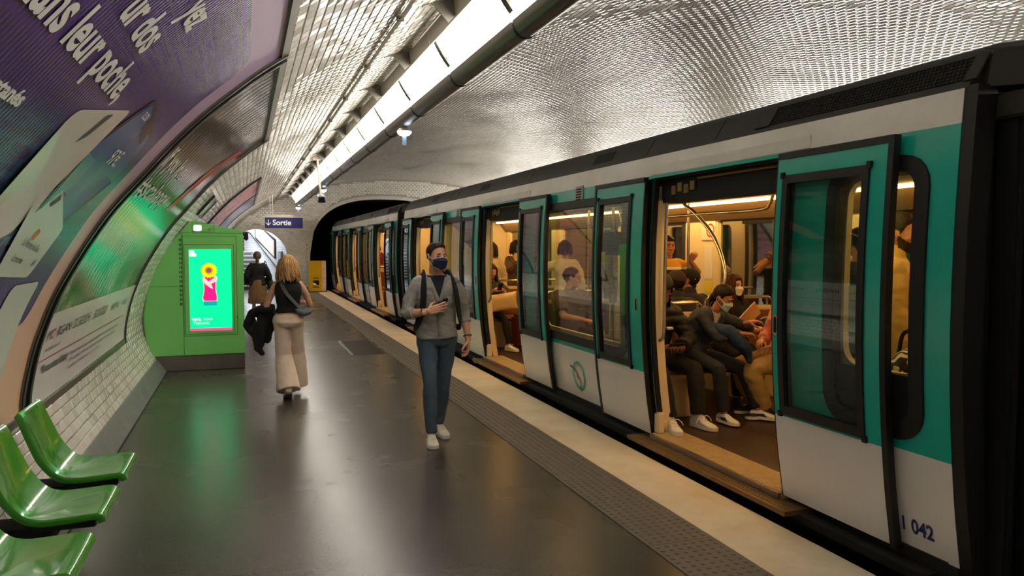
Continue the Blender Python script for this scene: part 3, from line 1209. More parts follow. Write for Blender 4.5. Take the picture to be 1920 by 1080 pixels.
# second poster: dark picture, white foot with shop names
def dark_pic(nt, b, uv, sep):
    d = noise_fac(nt, uv, 3.2, (1, 3.2, 1), .38, .62, 8)
    c = ramp_node(nt, sep.outputs['Y'], [(.23, S(120, 124, 110)), (.33, S(92, 96, 84)), (.42, S(150, 160, 120)), (.55, S(56, 58, 48)), (.7, S(62, 54, 46)), (.85, S(88, 84, 80)), (1, S(70, 66, 62))])
    c = mixc(nt, d, c, S(30, 28, 24))
    g = noise_fac(nt, uv, 4.5, (1, 1.1, 1), .5, .62, 6)
    lo = ramp_node(nt, sep.outputs['Y'], [(.22, (1, 1, 1)), (.36, (.6, .6, .6)), (.46, (0, 0, 0))])
    mul = nt.nodes.new('ShaderNodeMath')
    mul.operation = 'MULTIPLY'
    nt.links.new(g, mul.inputs[0])
    nt.links.new(lo, mul.inputs[1])
    c = mixc(nt, mul.outputs[0], c, S(176, 172, 152))
    h = noise_fac(nt, uv, 7, (.5, 2.2, 1), .5, .66, 8)
    hi = ramp_node(nt, sep.outputs['Y'], [(.72, (0, 0, 0)), (.85, (.8, .8, .8)), (1, (.5, .5, .5))])
    m2 = nt.nodes.new('ShaderNodeMath')
    m2.operation = 'MULTIPLY'
    nt.links.new(h, m2.inputs[0])
    nt.links.new(hi, m2.inputs[1])
    c = mixc(nt, m2.outputs[0], c, S(178, 174, 170))
    nt.links.new(c, b.inputs['Base Color'])
    wave_bump(nt, b, uv, 9, .3, dist=4)


P2 = poster('wall_poster', 5.42, 9.42, .52, 3.37, print_mat('dark picture print', .16, build=dark_pic), 'large glossy dark poster with white foot of shop names, between purple poster and green kiosk')
wall_patch('white_foot', 5.44, 9.40, .53, 1.16, .001, mat('white poster foot', S(222, 216, 212), .22, vary=(1.5, .05)), P2, .0225)
M_red = mat('orange red streak print', S(186, 70, 46), .3, vary=(6, .35))
wall_poly('red_streak', rpoly([(7.75, 2.06), (8.05, 2.08), (8.7, 2.75), (9.0, 3.05), (8.7, 3.02), (8.3, 2.66)], .03), M_red, P2, .0225)
M_grn = mat('black print', S(34, 32, 30), .3)
B2 = dict(bold=.003)
wtext('lettering', 'If you love', 5.55, 2.34, .24, P2, M_paper, stretch=fit('If you love', .24, 1.32, **B2), **B2)
wtext('lettering', '#scalapay', 5.47, 2.08, .24, P2, M_paper, stretch=fit('#scalapay', .24, 1.85, **B2), **B2)
for tx, ya, w, sz in (('M', 5.55, .10, .11), ('RGAN', 5.83, .42, .11), ('CACHECACHE', 6.33, .66, .12), ('BONOBO', 7.16, .62, .12), ('BR\u00c9AL', 8.05, .48, .1), ('VIB\u2019S', 8.72, .36, .1)):
    wtext('lettering', tx, ya, .965, sz, P2, M_grn, stretch=fit(tx, sz, w), spacing=1.0)
wtext('lettering', 'O', 5.68, .965, .11, P2, mat('red ink', S(190, 40, 50), .4), stretch=1.1)
wtext('lettering', 'morganstyle.com', 5.62, .885, .045, P2, M_ink, stretch=fit('morganstyle.com', .045, .42))
wall_patch('rule_line', 5.5, 9.1, .825, .835, .001, mat('red brown ink', S(150, 84, 84), .4), P2, .0245)
wtext('lettering', '*Si vous aimez Scalapay', 5.62, .735, .085, P2, M_grn, stretch=fit('*Si vous aimez Scalapay', .085, .80, bold=.002), bold=.002)
for i, (a, w) in enumerate((('Payez en trois ou quatre fois en magasin et en ligne, sans frais et sans attendre', 2.35), ('Offre soumise \u00e0 conditions, voir le d\u00e9tail en magasin ou sur notre site internet', 2.2), ('Conditions valables jusqu\u2019en juin, en France', 1.35))):
    wtext('lettering', a, 6.5, .745 - i * .055, .045, P2, M_ink, stretch=fit(a, .045, w))


def pinkp(nt, b, uv, sep):
    d = noise_fac(nt, uv, 4, (1, 5, 1), .5, .62)
    c = mixc(nt, d, S(214, 160, 172), S(172, 116, 132))
    nt.links.new(c, b.inputs['Base Color'])


def bluep(nt, b, uv, sep):
    d = noise_fac(nt, uv, 3, (1, 3, 1), .45, .6)
    c = mixc(nt, d, S(146, 150, 178), S(96, 100, 128))
    e = noise_fac(nt, uv, 2.3, (1, 2, 1), .6, .66)
    lo = ramp_node(nt, sep.outputs['Y'], [(.3, (1, 1, 1)), (.55, (0, 0, 0))])
    mu = nt.nodes.new('ShaderNodeMath')
    mu.operation = 'MULTIPLY'
    nt.links.new(e, mu.inputs[0])
    nt.links.new(lo, mu.inputs[1])
    c = mixc(nt, mu.outputs[0], c, S(196, 196, 110))
    nt.links.new(c, b.inputs['Base Color'])


poster('wall_poster', 15.05, 19.45, .85, 3.42, print_mat('pink poster print', .35, build=pinkp), 'large pink advertising poster on the vault beyond the green kiosk')
poster('wall_poster', 19.6, 24.2, .85, 3.42, print_mat('blue grey poster print', .35, build=bluep), 'large blue grey poster on the vault next to the exit sign')


def mapp(nt, b, uv, sep):
    d = noise_fac(nt, uv, 6, (1, 1, 1), .45, .6)
    c = mixc(nt, d, S(196, 206, 204), S(90, 120, 110))
    nt.links.new(c, b.inputs['Base Color'])


mp_ = poster('line_map', 11.35, 12.35, 2.22, 2.52, print_mat('map print', .3, build=mapp), 'small wall map with dark blue edge above the green kiosk', fw=.03)
wall_patch('blue_edge', 11.35, 11.52, 2.22, 2.52, .001, M_blue, mp_, .0225)

# ------------------------------------------------------------------ green digital kiosk against the wall
M_kgreen = mat('bright green enamel', S(128, 212, 116), .38, vary=(2, .04))
M_kline = mat('dark green seam', S(40, 92, 34), .5)
M_ksteel = mat('brushed steel plinth', S(126, 120, 112), .38, .7, vary=(3, .15))
KY = 11.17
kk = thing('display_kiosk', (-.6, KY, 0), 'tall bright green kiosk with glowing advertising screen beside the wall', 'kiosk')
kp = [(-1.20, .21), (-1.262, .40), (-1.288, .60), (-1.294, .78), (-1.262, .98), (-1.225, 1.16), (-1.105, 1.48), (-.955, 1.72), (-.70, 2.035), (-.66, 2.05), (-.03, 1.915), (-.015, 1.90), (-.015, .21)]
kb = MB().prism(kp, 1, KY, KY + .95)
kb.build('body', M_kgreen, kk, bevel=.008, angle=30)
MB().prism([(-1.015, .005), (-1.195, .205), (-.018, .205), (-.018, .005)], 1, KY + .004, KY + .94).build('plinth', M_ksteel, kk, smooth=False)
g = MB()
ko = [(-1.015, .005), (-1.2, .21)] + kp[1:9]
for i in range(len(ko) - 1):
    a, b = np.array(ko[i]), np.array(ko[i + 1])
    d = (b - a) / np.linalg.norm(b - a)
    n = np.array([-d[1], d[0]]) * .055 * -1
    n = np.array([-abs(d[1]), 0.45 * d[0] if d[0] > 0 else -.1]) * .04
    g.hexa([(a[0], KY - .006, a[1]), (b[0], KY - .006, b[1]), (b[0] + n[0], KY - .006, b[1] + n[1] + .01), (a[0] + n[0], KY - .006, a[1] + n[1] + .01)],
           [(a[0], KY + .2, a[1]), (b[0], KY + .2, b[1]), (b[0] + n[0], KY + .2, b[1] + n[1] + .01), (a[0] + n[0], KY + .2, a[1] + n[1] + .01)])
g.build('edge_seal', mat('grey brown sealing strip', S(112, 106, 94), .6), kk, smooth=False)


def kline(mb, x0, x1, z0, z1, w=.005, y=KY):
    for a in ((x0, x1, z0, z0 + w), (x0, x1, z1 - w, z1), (x0, x0 + w, z0, z1), (x1 - w, x1, z0, z1)):
        mb.box(a[0], a[1], y - .0025, y + .002, a[2], a[3])


q = MB()
kline(q, -.79, -.105, .475, 1.845)
kline(q, -.775, -.14, .50, 1.725)
q.box(-.90, -.02, KY - .002, KY, 1.88, 1.885)
q.box(-1.24, -.80, KY - .002, KY, 1.155, 1.16)
q.box(-.80, -.795, KY - .002, KY, .21, 1.88)
kline(q, -.665, -.385, 1.895, 2.02, .004)
q.build('seam', M_kline, kk, smooth=False)
q = MB()
for i in range(15):
    z = .90 + i * .062
    for x in (-.835, -.815):
        q.box(x, x + .011, KY - .004, KY + .01, z, z + .034)
q.build('vent_slot', M_kline, kk, smooth=False)['kind'] = 'stuff'
MB().box(-.645, -.545, KY - .012, KY + .01, 1.91, 1.99).build('beacon', mat('lit white square', (1, 1, 1), .4, emit=((1, 1, 1), 1.0)), kk, bevel=.01)
MB().tube([(-.46, KY - .03, 1.925), (-.43, KY + .01, 1.945), (-.42, KY - .03, 1.95)], .009, 6).build('padlock', mat('brass', S(150, 130, 70), .4, .8), kk)
MB().box(.0, .055, KY + .02, KY + .25, 1.78, 1.90).build('camera', M_black, kk, bevel=.015)
MB().tube([(-.02, KY + .1, 1.88), (.03, KY + .1, 1.86)], .02, 6).build('camera_arm', M_black, kk)
MB().tube([(-.19 + .08, KY - .004, .72), (-.11, KY + .006, .72)], .008, 8).build('lock', M_black, kk)
q = MB()
for i in range(7):
    q.box(-.02, .0, KY + .2 + i * .1, KY + .22 + i * .1, .4, 1.7)
sx0, sx1, sz0, sz1 = -.715, -.178, .545, 1.662
KS = 1.0
EM = lambda n, c, s: mat(n, tuple(x * .15 for x in c), .3, emit=(c, s))
MB().box(sx0, sx1, KY - .006, KY + .01, sz0, sz1).build('screen', EM('lit green screen', S(0, 214, 138), 1.15), kk, smooth=False)
scr = [o for o in kk.children if o.name.startswith('screen')][0]


def kpoly(name, pts, m, lay):
    MB().hexa([(x, KY - .006 - .0012 * lay, z) for x, z in pts], [(x, KY - .0055, z) for x, z in pts]).build(name, m, scr, smooth=False)


cx_ = -.452
kpoly('pink_bar', [(sx0, sz0), (sx1, sz0), (sx1, sz0 + .035), (sx0, sz0 + .035)], EM('lit pink bar', S(250, 70, 130), 1), 1)
kpoly('white_badge', [(sx0 + .01, 1.565), (sx0 + .095, 1.565), (sx0 + .095, 1.605), (sx0 + .07, 1.605), (sx0 + .07, 1.645), (sx0 + .01, 1.645)], EM('lit white badge', (1, 1, 1), 1), 1)
tor = [(-.535, .955), (-.375, .955), (-.368, 1.0), (-.385, 1.1), (-.382, 1.2), (-.365, 1.265), (-.42, 1.30), (-.49, 1.30), (-.545, 1.265), (-.528, 1.2), (-.525, 1.1), (-.545, 1.0)]
halo = [(cx_ + (x - cx_) * 1.10, 1.12 + (z - 1.12) * 1.04) for x, z in tor]
kpoly('torso_rim', halo, EM('lit pale rim', S(255, 214, 150), 1.0), 1)
kpoly('torso', tor, EM('lit magenta top', S(236, 20, 120), 1.0), 2)
kpoly('jeans', [(-.54, .89), (-.37, .89), (-.372, .952), (-.538, .952)], EM('lit teal jeans', S(0, 160, 160), .9), 1)
skin_e = EM('lit pink skin', S(255, 190, 176), 1.0)
kpoly('arm', [(-.55, 1.26), (-.535, 1.29), (-.50, 1.25), (-.43, 1.17), (-.415, 1.12), (-.44, 1.125), (-.51, 1.18)], skin_e, 3)
kpoly('arm', [(-.355, 1.26), (-.37, 1.295), (-.40, 1.27), (-.47, 1.22), (-.485, 1.185), (-.45, 1.18), (-.38, 1.215)], skin_e, 4)
M_pet = EM('lit yellow petals', S(255, 214, 0), 1.0)
for ring, (n, r0, r1, lay) in enumerate(((18, .05, .112, 5), (18, .045, .095, 6))):
    for i in range(n):
        a = 2 * math.pi * (i + .5 * ring) / n
        d = np.array([math.cos(a), math.sin(a)])
        e = np.array([-d[1], d[0]])
        c = np.array([cx_ - .012, 1.372])
        pts = [c + d * r0 - e * .012, c + d * (r0 + r1) / 2 - e * .017, c + d * r1, c + d * (r0 + r1) / 2 + e * .017, c + d * r0 + e * .012]
        kpoly('petal', [tuple(p) for p in pts], M_pet, lay)
disc = [(cx_ - .012 + .052 * math.cos(t), 1.372 + .052 * math.sin(t)) for t in np.linspace(0, 2 * math.pi, 20)[:-1]]
kpoly('flower_disc', disc, EM('lit orange disc', S(240, 130, 20), .9), 7)
disc = [(cx_ - .012 + .033 * math.cos(t), 1.372 + .033 * math.sin(t)) for t in np.linspace(0, 2 * math.pi, 20)[:-1]]
kpoly('flower_heart', disc, EM('lit brown heart', S(120, 90, 90), .8), 8)
M_wl = EM('lit white lettering', (1, 1, 1), 1.0)
M_wl2 = EM('lit faded lettering', S(190, 240, 215), .9)
text_on('lettering', 'vert,', lambda x, y: (-.69 + x, KY - .0085, .69 + y), M_wl, scr, size=.062, bold=.002)
text_on('lettering', 'nous', lambda x, y: (-.545 + x, KY - .0085, .69 + y), M_wl2, scr, size=.06, bold=.001)
text_on('lettering', 'l\u2019aimons', lambda x, y: (-.67 + x, KY - .0085, .635 + y), M_wl2, scr, size=.06, bold=.001)

# ------------------------------------------------------------------ green shell seats on the wall
M_seat = mat('glossy green plastic', S(58, 140, 40), .16, coat=.5)
M_seatd = mat('dark green steel arm', S(22, 46, 20), .45)
SP = catmull([(-1.165, .805), (-1.145, .782), (-1.105, .665), (-1.055, .54), (-.985, .452), (-.91, .425), (-.80, .428), (-.69, .436), (-.655, .425), (-.645, .395)], 6)
SD = np.r_[0, np.cumsum(np.hypot(*np.diff(SP, axis=0).T))]
SD /= SD[-1]


def seat(yc, label):
    t = thing('platform_seat', (-.9, yc, .42), label, 'seat', 'green wall seats')
    hw = .235

    def top(u, v, off=0.0):
        x, z = np.interp(u, SD, SP[:, 0]), np.interp(u, SD, SP[:, 1])
        e = .01
        tx, tz = np.interp(u + e, SD, SP[:, 0]) - np.interp(u - e, SD, SP[:, 0]), np.interp(u + e, SD, SP[:, 1]) - np.interp(u - e, SD, SP[:, 1])
        l = math.hypot(tx, tz)
        nx, nz = -tz / l, tx / l
        nx, nz = -nx, -nz
        nx, nz = (-tz / l, tx / l)
        dish = (abs(v) ** 2.2 - .55) * .026 * math.sin(math.pi * min(1, max(0, .12 + u * .8)))
        w = hw * (1 - .10 * max(0, (.35 - u)) / .35 - .03 * max(0, u - .8) / .2)
        o_ = dish - off
        return (x + nx * o_, yc + v * w, z + nz * o_)
    us = np.linspace(0, 1, 46)
    vs = [-1, -.985, -.93, -.8, -.6, -.35, 0, .35, .6, .8, .93, .985, 1]
    thick = lambda v: .026
    MB().slab(lambda u, v: top(u, v, 0 if abs(v) < .99 else .008), lambda u, v: top(u, v, .034 if abs(v) < .99 else .028), us, vs).build('shell', M_seat, t, angle=70)
    a = MB()
    a.hexa([(-.97, yc - .14, .395), (-.70, yc - .14, .40), (-.70, yc - .14, .345), (-.97, yc - .14, .345)], [(-.97, yc + .14, .395), (-.70, yc + .14, .40), (-.70, yc + .14, .345), (-.97, yc + .14, .345)])
    a.build('support', M_seatd, t, bevel=.006)
    b = MB().hexa([(-1.225, yc - .09, .36), (-.9, yc - .09, .35), (-.9, yc - .09, .27), (-1.15, yc - .09, .20)], [(-1.225, yc + .09, .36), (-.9, yc + .09, .35), (-.9, yc + .09, .27), (-1.15, yc + .09, .20)])
    b.build('bracket', M_black, t, smooth=False)


seat(4.88, 'glossy green shell seat on the wall, farthest of the three')
seat(4.20, 'glossy green shell seat on the wall, middle of the three')
seat(3.50, 'glossy green shell seat on the wall, nearest of the three, cut by picture edge')

# ------------------------------------------------------------------ the train
M_teal = mat('teal train paint', S(28, 180, 162), .22, coat=.4, vary=(.8, .05))
M_cwhite = mat('off white train paint', S(236, 234, 230), .25, coat=.3, vary=(.9, .04))
M_band = mat('worn white roof band', S(232, 229, 222), .22, coat=.3, vary=(2.2, .1))
M_rub = mat('black rubber', S(20, 20, 20), .5)
M_roof = mat('dark grey roof', S(44, 43, 40), .6, vary=(4, .2))
M_glass = glass_mat('door window pane', (.86, .92, .90), 1.0, 1.55, 0.0, .03)
M_glass2 = glass_mat('saloon window pane', (.80, .84, .80), 1.0, 1.5, 0.0, .02)
M_dglass = mat('dark far window', S(16, 26, 24), .03, spec=1.0)
M_dglass.node_tree.nodes['Principled BSDF'].inputs['IOR'].default_value = 2.3
M_steel = mat('polished steel tube', S(190, 182, 166), .25, .9)
M_bronze = mat('bronze step plate', S(128, 98, 62), .4, .5, vary=(12, .2))
M_thr = mat('ribbed sand threshold', S(186, 156, 108), .55, vary=(20, .15))
M_cfloor = mat('dark brown train floor', S(58, 40, 30), .4, vary=(2, .3))
M_cream_in = mat('cream saloon panel', S(232, 214, 176), .4)
M_ceil_in = mat('saloon ceiling', S(112, 92, 66), .45)
M_strip = mat('warm saloon light strip', S(255, 220, 160), .5, emit=(CAR_COL, CAR_LIGHT))
M_seatb = mat('striped brown moquette', S(120, 70, 40), .8, vary=(30, .25))
M_shell = mat('cream seat shell', S(214, 190, 140), .4)
M_yellab = mat('yellow label', S(232, 214, 60), .5)
M_wlab = mat('white label', S(232, 230, 222), .5)
M_navy = mat('navy numerals', S(34, 36, 110), .4)


XBT = catmull([(-.1, 3.335), (.12, 3.30), (.42, 3.252), (.8, 3.212), (1.2, 3.19), (1.65, 3.19), (2.0, 3.204), (2.29, 3.222), (2.46, 3.236), (2.7, 3.26)], 8)


def xb(z):
    return float(np.interp(z, XBT[:, 0], XBT[:, 1]))


def sf(y, z, off=0.0):
    return (xb(z) + off, y, z)


def plate(mb, y0, y1, z0, z1, o0, o1):
    nz = max(2, int((z1 - z0) / .11) + 1)
    return mb.slab(lambda z, y: sf(y, z, o0), lambda z, y: sf(y, z, o1), np.linspace(z0, z1, nz), [y0, y1])


def hole_panel(mb, outer, inner, o0, o1):
    A = [sf(y, z, o0) for y, z in outer]
    B = [sf(y, z, o0) for y, z in inner]
    C = [sf(y, z, o1) for y, z in inner]
    D = [sf(y, z, o1) for y, z in outer]
    mb.ring(A, B).ring(B, C).ring(C, D).ring(D, A)
    return mb


R = lambda a0, a1, b0, b1, r: rrect(a0, a1, b0, b1, r, 9, 5)
Y0, Y1 = 2.715, 16.0
DOORS = [4.72, 9.45, 14.08]
LW = .86             # the opening reaches farther from the centre on the far side
FIX = [(Y0, 3.945), (5.58, 8.675), (10.31, 13.305), (14.94, Y1)]
WIN = [(2.86, 3.555), (6.0, 8.19), (10.72, 12.84), (15.0, 15.75)]
car = thing('train_car', (4.4, (Y0 + Y1) / 2, 0), 'teal and white metro car with three open doors, nearest along the platform', 'train car')

for i, ((a, b), (wa, wb)) in enumerate(zip(FIX, WIN)):
    endp = i in (0, 3)
    lowz = .69
    t = hole_panel(MB(), R(a, b, .64, 2.285, .001), R(wa + .02, wb - .02, lowz + .02, 2.15, .15), 0, .05).build('side_panel', M_teal, car, angle=35)
    plate(MB(), a, b, .11, .64, .0, .05).build('lower_panel', M_cwhite, t)
    hole_panel(MB(), R(wa, wb, lowz, 2.17, .17), R(wa + .085, wb - .085, .78, 2.09, .10), -.014, .045).build('window_gasket', M_rub, t, angle=35)
    if endp:
        plate(MB(), wa + .07, wb - .07, .72, 1.03, .012, .03).build('window_apron', M_black, t)
        plate(MB(), wa + .07, wb - .07, 1.03, 2.1, .016, .021).build('pane', M_glass2, t)
    else:
        plate(MB(), wa + .07, wb - .07, .76, 2.1, .016, .021).build('pane', M_glass2, t)
    # lining inside, seen past the panes
    hole_panel(MB(), R(a, b, .12, 2.2, .001), R(wa + .09, wb - .09, 1.03 if endp else .80, 2.07, .1), .06, .10).build('lining', M_cream_in, car, angle=35)

plate(MB(), Y0, Y1, 2.285, 2.45, -.002, .05).build('roof_band', M_band, car)
for k, yd in enumerate(DOORS):
    # door surround
    for s in (-1, 1):
        ya = yd + (LW if s > 0 else -.775)
        p = plate(MB(), ya, ya + s * .1, .06, 2.26, -.004, .13).build('door_pillar', M_rub, car)
        plate(MB(), ya - s * .022, ya + s * .006, .10, 2.24, .006, .045).build('door_seal', M_black, p)
        # cream jamb towards the saloon
        jb = plate(MB(), ya - s * .012, ya + s * .02, .125, 2.08, .05, .125).build('jamb', M_cream_in, car)
        MB().box(3.255, 3.325, ya - s * .05, ya + s * .02, .12, .30).build('jamb_foot', M_cream_in, jb, bevel=.012)
        lr = [(3.32, ya - s * .06, 2.12), (3.305, ya - s * .062, 1.9), (3.295, ya - s * .064, 1.4), (3.295, ya - s * .064, 1.05), (3.292, ya - s * .058, .955), (3.285, ya - s * .03, .915), (3.28, ya + s * .01, .91)]
        MB().tube(catmull(lr, 5), .015, 10).build('grab_rail', M_steel, jb)
    hd = MB()
    hd.box(3.235, 3.32, yd - .78, yd + LW, 2.245, 2.285)
    hd.box(3.30, 3.46, yd - .78, yd + LW, 2.06, 2.26)
    h = hd.build('door_header', M_black, car, smooth=False)
    MB().box(3.208, 3.236, yd - .78, yd + LW, 2.262, 2.285).build('header_rim', M_teal, h, smooth=False)
    g = MB()
    for q in range(4):
        yy = yd + .66 - q * .09
        g.box(3.285, 3.30, yy - .03, yy + .03, 2.12 + .02 * (q % 2), 2.19 + .02 * (q % 2))
    g.tube([(3.28, yd - .7, 2.225), (3.28, yd + .3, 2.225)], .012, 6)
    g.build('door_gear', mat('greased brass gear', S(140, 112, 60), .4, .6) if k == 0 else bpy.data.materials['greased brass gear'], h, smooth=False)
    MB().box(3.214, 3.246, yd - .99, yd + .92, 2.292, 2.366).build('cover_plate', M_band, car, smooth=False)
    sp = MB()
    sp.box(3.09, 3.30, yd - .98, yd + 1.05, .045, .075)
    s_ = sp.build('step_plate', M_bronze, car, smooth=False)
    e = MB()
    for q in range(5):
        e.box(3.12 + q * .024, 3.128 + q * .024, yd - .95, yd + .95, .075, .079)
    e.build('step_rib', M_bronze, s_, smooth=False)['kind'] = 'stuff'
    MB().box(3.205, 3.225, yd - .775, yd + LW, .07, .118).build('door_track', M_steel, s_, smooth=False)
    th = MB().box(3.225, 3.50, yd - .775, yd + LW, .07, .122).build('threshold', M_thr, car, smooth=False)
    e = MB()
    for q in range(14):
        e.box(3.235 + q * .019, 3.245 + q * .019, yd - .77, yd + LW, .122, .1245)
    e.build('threshold_rib', M_thr, th, smooth=False)['kind'] = 'stuff'
    # door leaves slid outwards
    for s in (-1, 1):
        yi, yo = (yd - .785, yd - 1.645) if s < 0 else (yd + .90, yd + 1.80)
        a, b = min(yi, yo), max(yi, yo)
        if s < 0:
            ha, hb = a + .115, b - .058
        else:
            ha, hb = a + .195, b - .058
        O = -.062
        lf = hole_panel(MB(), R(a, b, .64, 2.24, .001), R(ha + .02, hb - .02, .685, 2.11, .01), O, O + .034).build('door_leaf', M_teal, car, angle=35)
        plate(MB(), a, b, .105, .64, O, O + .034).build('lower_panel', M_cwhite, lf)
        gk = MB()
        hole_panel(gk, R(ha, hb, .655, 2.135, .008), R(ha + .045, hb - .045, .71, 2.085, .008), O - .012, O + .036)
        gk.build('gasket', M_rub, lf, angle=35)
        cr = MB()
        for (cy_, cz_) in ((ha, .655), (hb, .655), (ha, 2.135), (hb, 2.135)):
            plate(cr, cy_ - .014, cy_ + .014, cz_ - .018, cz_ + .018, O - .018, O)
        cr.build('gasket_corner', M_black, lf)
        plate(MB(), ha + .04, hb - .04, .70, 2.09, O + .008, O + .013).build('pane', M_glass, lf)
        ed = MB()
        plate(ed, min(yo, yo + s * .038), max(yo, yo + s * .034), .09, 2.275, O - .008, O + .036)
        plate(ed, a, b, 2.236, 2.275, O - .008, O + .036)
        plate(ed, min(yi, yi - s * .012), max(yi, yi - s * .012), .10, 2.25, O + .002, O + .04)
        ed.build('edge_trim', M_rub, lf)
        hy = yi + s * .045 if s < 0 else yi + .075
        if s < 0:
            hy = yi - .032
        hn = MB()
        hn.hexa([sf(y, z, O - .006) for y, z in R(hy - .022, hy + .022, 1.145, 1.275, .02)[::3]], [sf(y, z, O + .002) for y, z in R(hy - .022, hy + .022, 1.145, 1.275, .02)[::3]])
        ho = hn.build('handle', M_steel, lf, smooth=False)
        hn = MB()
        hn.hexa([sf(y, z, O - .0075) for y, z in R(hy - .012, hy + .012, 1.158, 1.262, .012)[::3]], [sf(y, z, O - .004) for y, z in R(hy - .012, hy + .012, 1.158, 1.262, .012)[::3]])
        hn.build('handle_recess', M_black, lf, smooth=False)
        # safety label on the pane, inside
        if k < 2 or s > 0:
            ly = hb - .10 if s > 0 else ha + .09
            if not (k == 0 and s < 0):
                plate(MB(), ly - .045, ly + .035, 1.42, 1.55, O + .014, O + .016).build('label', M_wlab, lf)
                plate(MB(), ly - .045, ly + .035, 1.55, 1.65, O + .014, O + .016).build('label', M_yellab, lf)
        if k == 0 and s > 0:
            plate(MB(), ha + .1, hb - .08, 1.62, 1.83, O + .016, O + .02).build('dark_patch', M_black, lf)

# vents, roof, underside
for yv in (7.05, 11.66):
    v = plate(MB(), yv - .095, yv + .095, 2.14, 2.31, -.012, .0).build('side_vent', mat('pale grey vent', S(176, 174, 168), .4) if yv < 8 else bpy.data.materials['pale grey vent'], car)
    s_ = MB()
    for q in range(5):
        plate(s_, yv - .06, yv + .06, 2.165 + q * .026, 2.18 + q * .026, -.0145, -.011)
    s_.build('vent_slot', M_black, v)['kind'] = 'stuff'
rp = [(3.238, 2.452), (3.246, 2.475), (3.335, 2.615), (3.42, 2.67), (3.8, 2.74), (4.4, 2.77), (5.0, 2.74), (5.38, 2.67), (5.465, 2.615), (5.545, 2.475), (5.555, 2.452)]
MB().slab(lambda i, y: (rp[int(i)][0], y, rp[int(i)][1]), lambda i, y: (4.4 + (rp[int(i)][0] - 4.4) * .95, y, rp[int(i)][1] - .06), range(len(rp)), [Y0 - .02, Y1 + .02]).build('roof', M_roof, car, angle=25)


def shoulder(t, y, off):
    """point on the sloping roof shoulder, t 0 bottom to 1 top"""
    a, b = np.array((3.246, 2.475)), np.array((3.335, 2.615))
    p = a + (b - a) * t + np.array((-.9, .43)) * off
    return (p[0], y, p[1])


gr = MB()
gr.hexa([shoulder(.1, 2.72, .002), shoulder(.1, 4.28, .002), shoulder(.95, 4.28, .002), shoulder(.95, 2.72, .002)], [shoulder(.1, 2.72, -.03), shoulder(.1, 4.28, -.03), shoulder(.95, 4.28, -.03), shoulder(.95, 2.72, -.03)])
g_ = gr.build('roof_grille', M_black, car, smooth=False)
M_mesh = mat('dull black steel mesh', S(40, 39, 36), .5, .3)
bars = MB()
for q in range(7):
    t = .12 + q * .135
    bars.hexa([shoulder(t, 2.74, .002), shoulder(t, 4.14, .002), shoulder(t + .02, 4.14, .002), shoulder(t + .02, 2.74, .002)], [shoulder(t, 2.74, .007), shoulder(t, 4.14, .007), shoulder(t + .02, 4.14, .007), shoulder(t + .02, 2.74, .007)])
for q in range(57):
    y = 2.75 + q * .0245
    bars.hexa([shoulder(.1, y, .002), shoulder(.95, y + .03, .002), shoulder(.95, y + .034, .002), shoulder(.1, y + .004, .002)], [shoulder(.1, y, .007), shoulder(.95, y + .03, .007), shoulder(.95, y + .034, .007), shoulder(.1, y + .004, .007)])
bo = bars.build('grille_mesh', M_mesh, g_, smooth=False)
bo['kind'] = 'stuff'
for y0_, y1_ in ((2.66, 2.73), (4.15, 4.3)):
    fl = MB().hexa([shoulder(.05, y0_, .003), shoulder(.05, y1_, .003), shoulder(.97, y1_, .003), shoulder(.97, y0_, .003)], [shoulder(.05, y0_, .012), shoulder(.05, y1_, .012), shoulder(.97, y1_, .012), shoulder(.97, y0_, .012)])
    fl.build('grille_end', M_roof, g_, smooth=False)
for yv in (6.65, 10.5, 13.5):
    b = MB().hexa([shoulder(.2, yv - .2, .004), shoulder(.2, yv + .2, .004), shoulder(.85, yv + .2, .004), shoulder(.85, yv - .2, .004)], [shoulder(.2, yv - .2, -.02), shoulder(.2, yv + .2, -.02), shoulder(.85, yv + .2, -.02), shoulder(.85, yv - .2, -.02)])
    b.build('roof_vent', M_black, car, smooth=False)
for yv in (4.75, 5.75, 8.6, 11.9, 12.3):
    b = MB().hexa([shoulder(-.02, yv, .002), shoulder(-.02, yv + .015, .002), shoulder(1, yv + .015, .002), shoulder(1, yv, .002)], [shoulder(-.02, yv, -.01), shoulder(-.02, yv + .015, -.01), shoulder(1, yv + .015, -.01), shoulder(1, yv, -.01)])
    b.build('roof_joint', M_black, car, smooth=False)
sk = MB().box(3.29, 3.36, Y0, Y1, -.75, .108)
sk.box(3.19, 3.30, Y0 + .1, Y1 - .1, .0, .05)
sk.box(5.5, 5.58, Y0, Y1, -.75, .108)
sk.build('skirt', M_black, car, smooth=False)
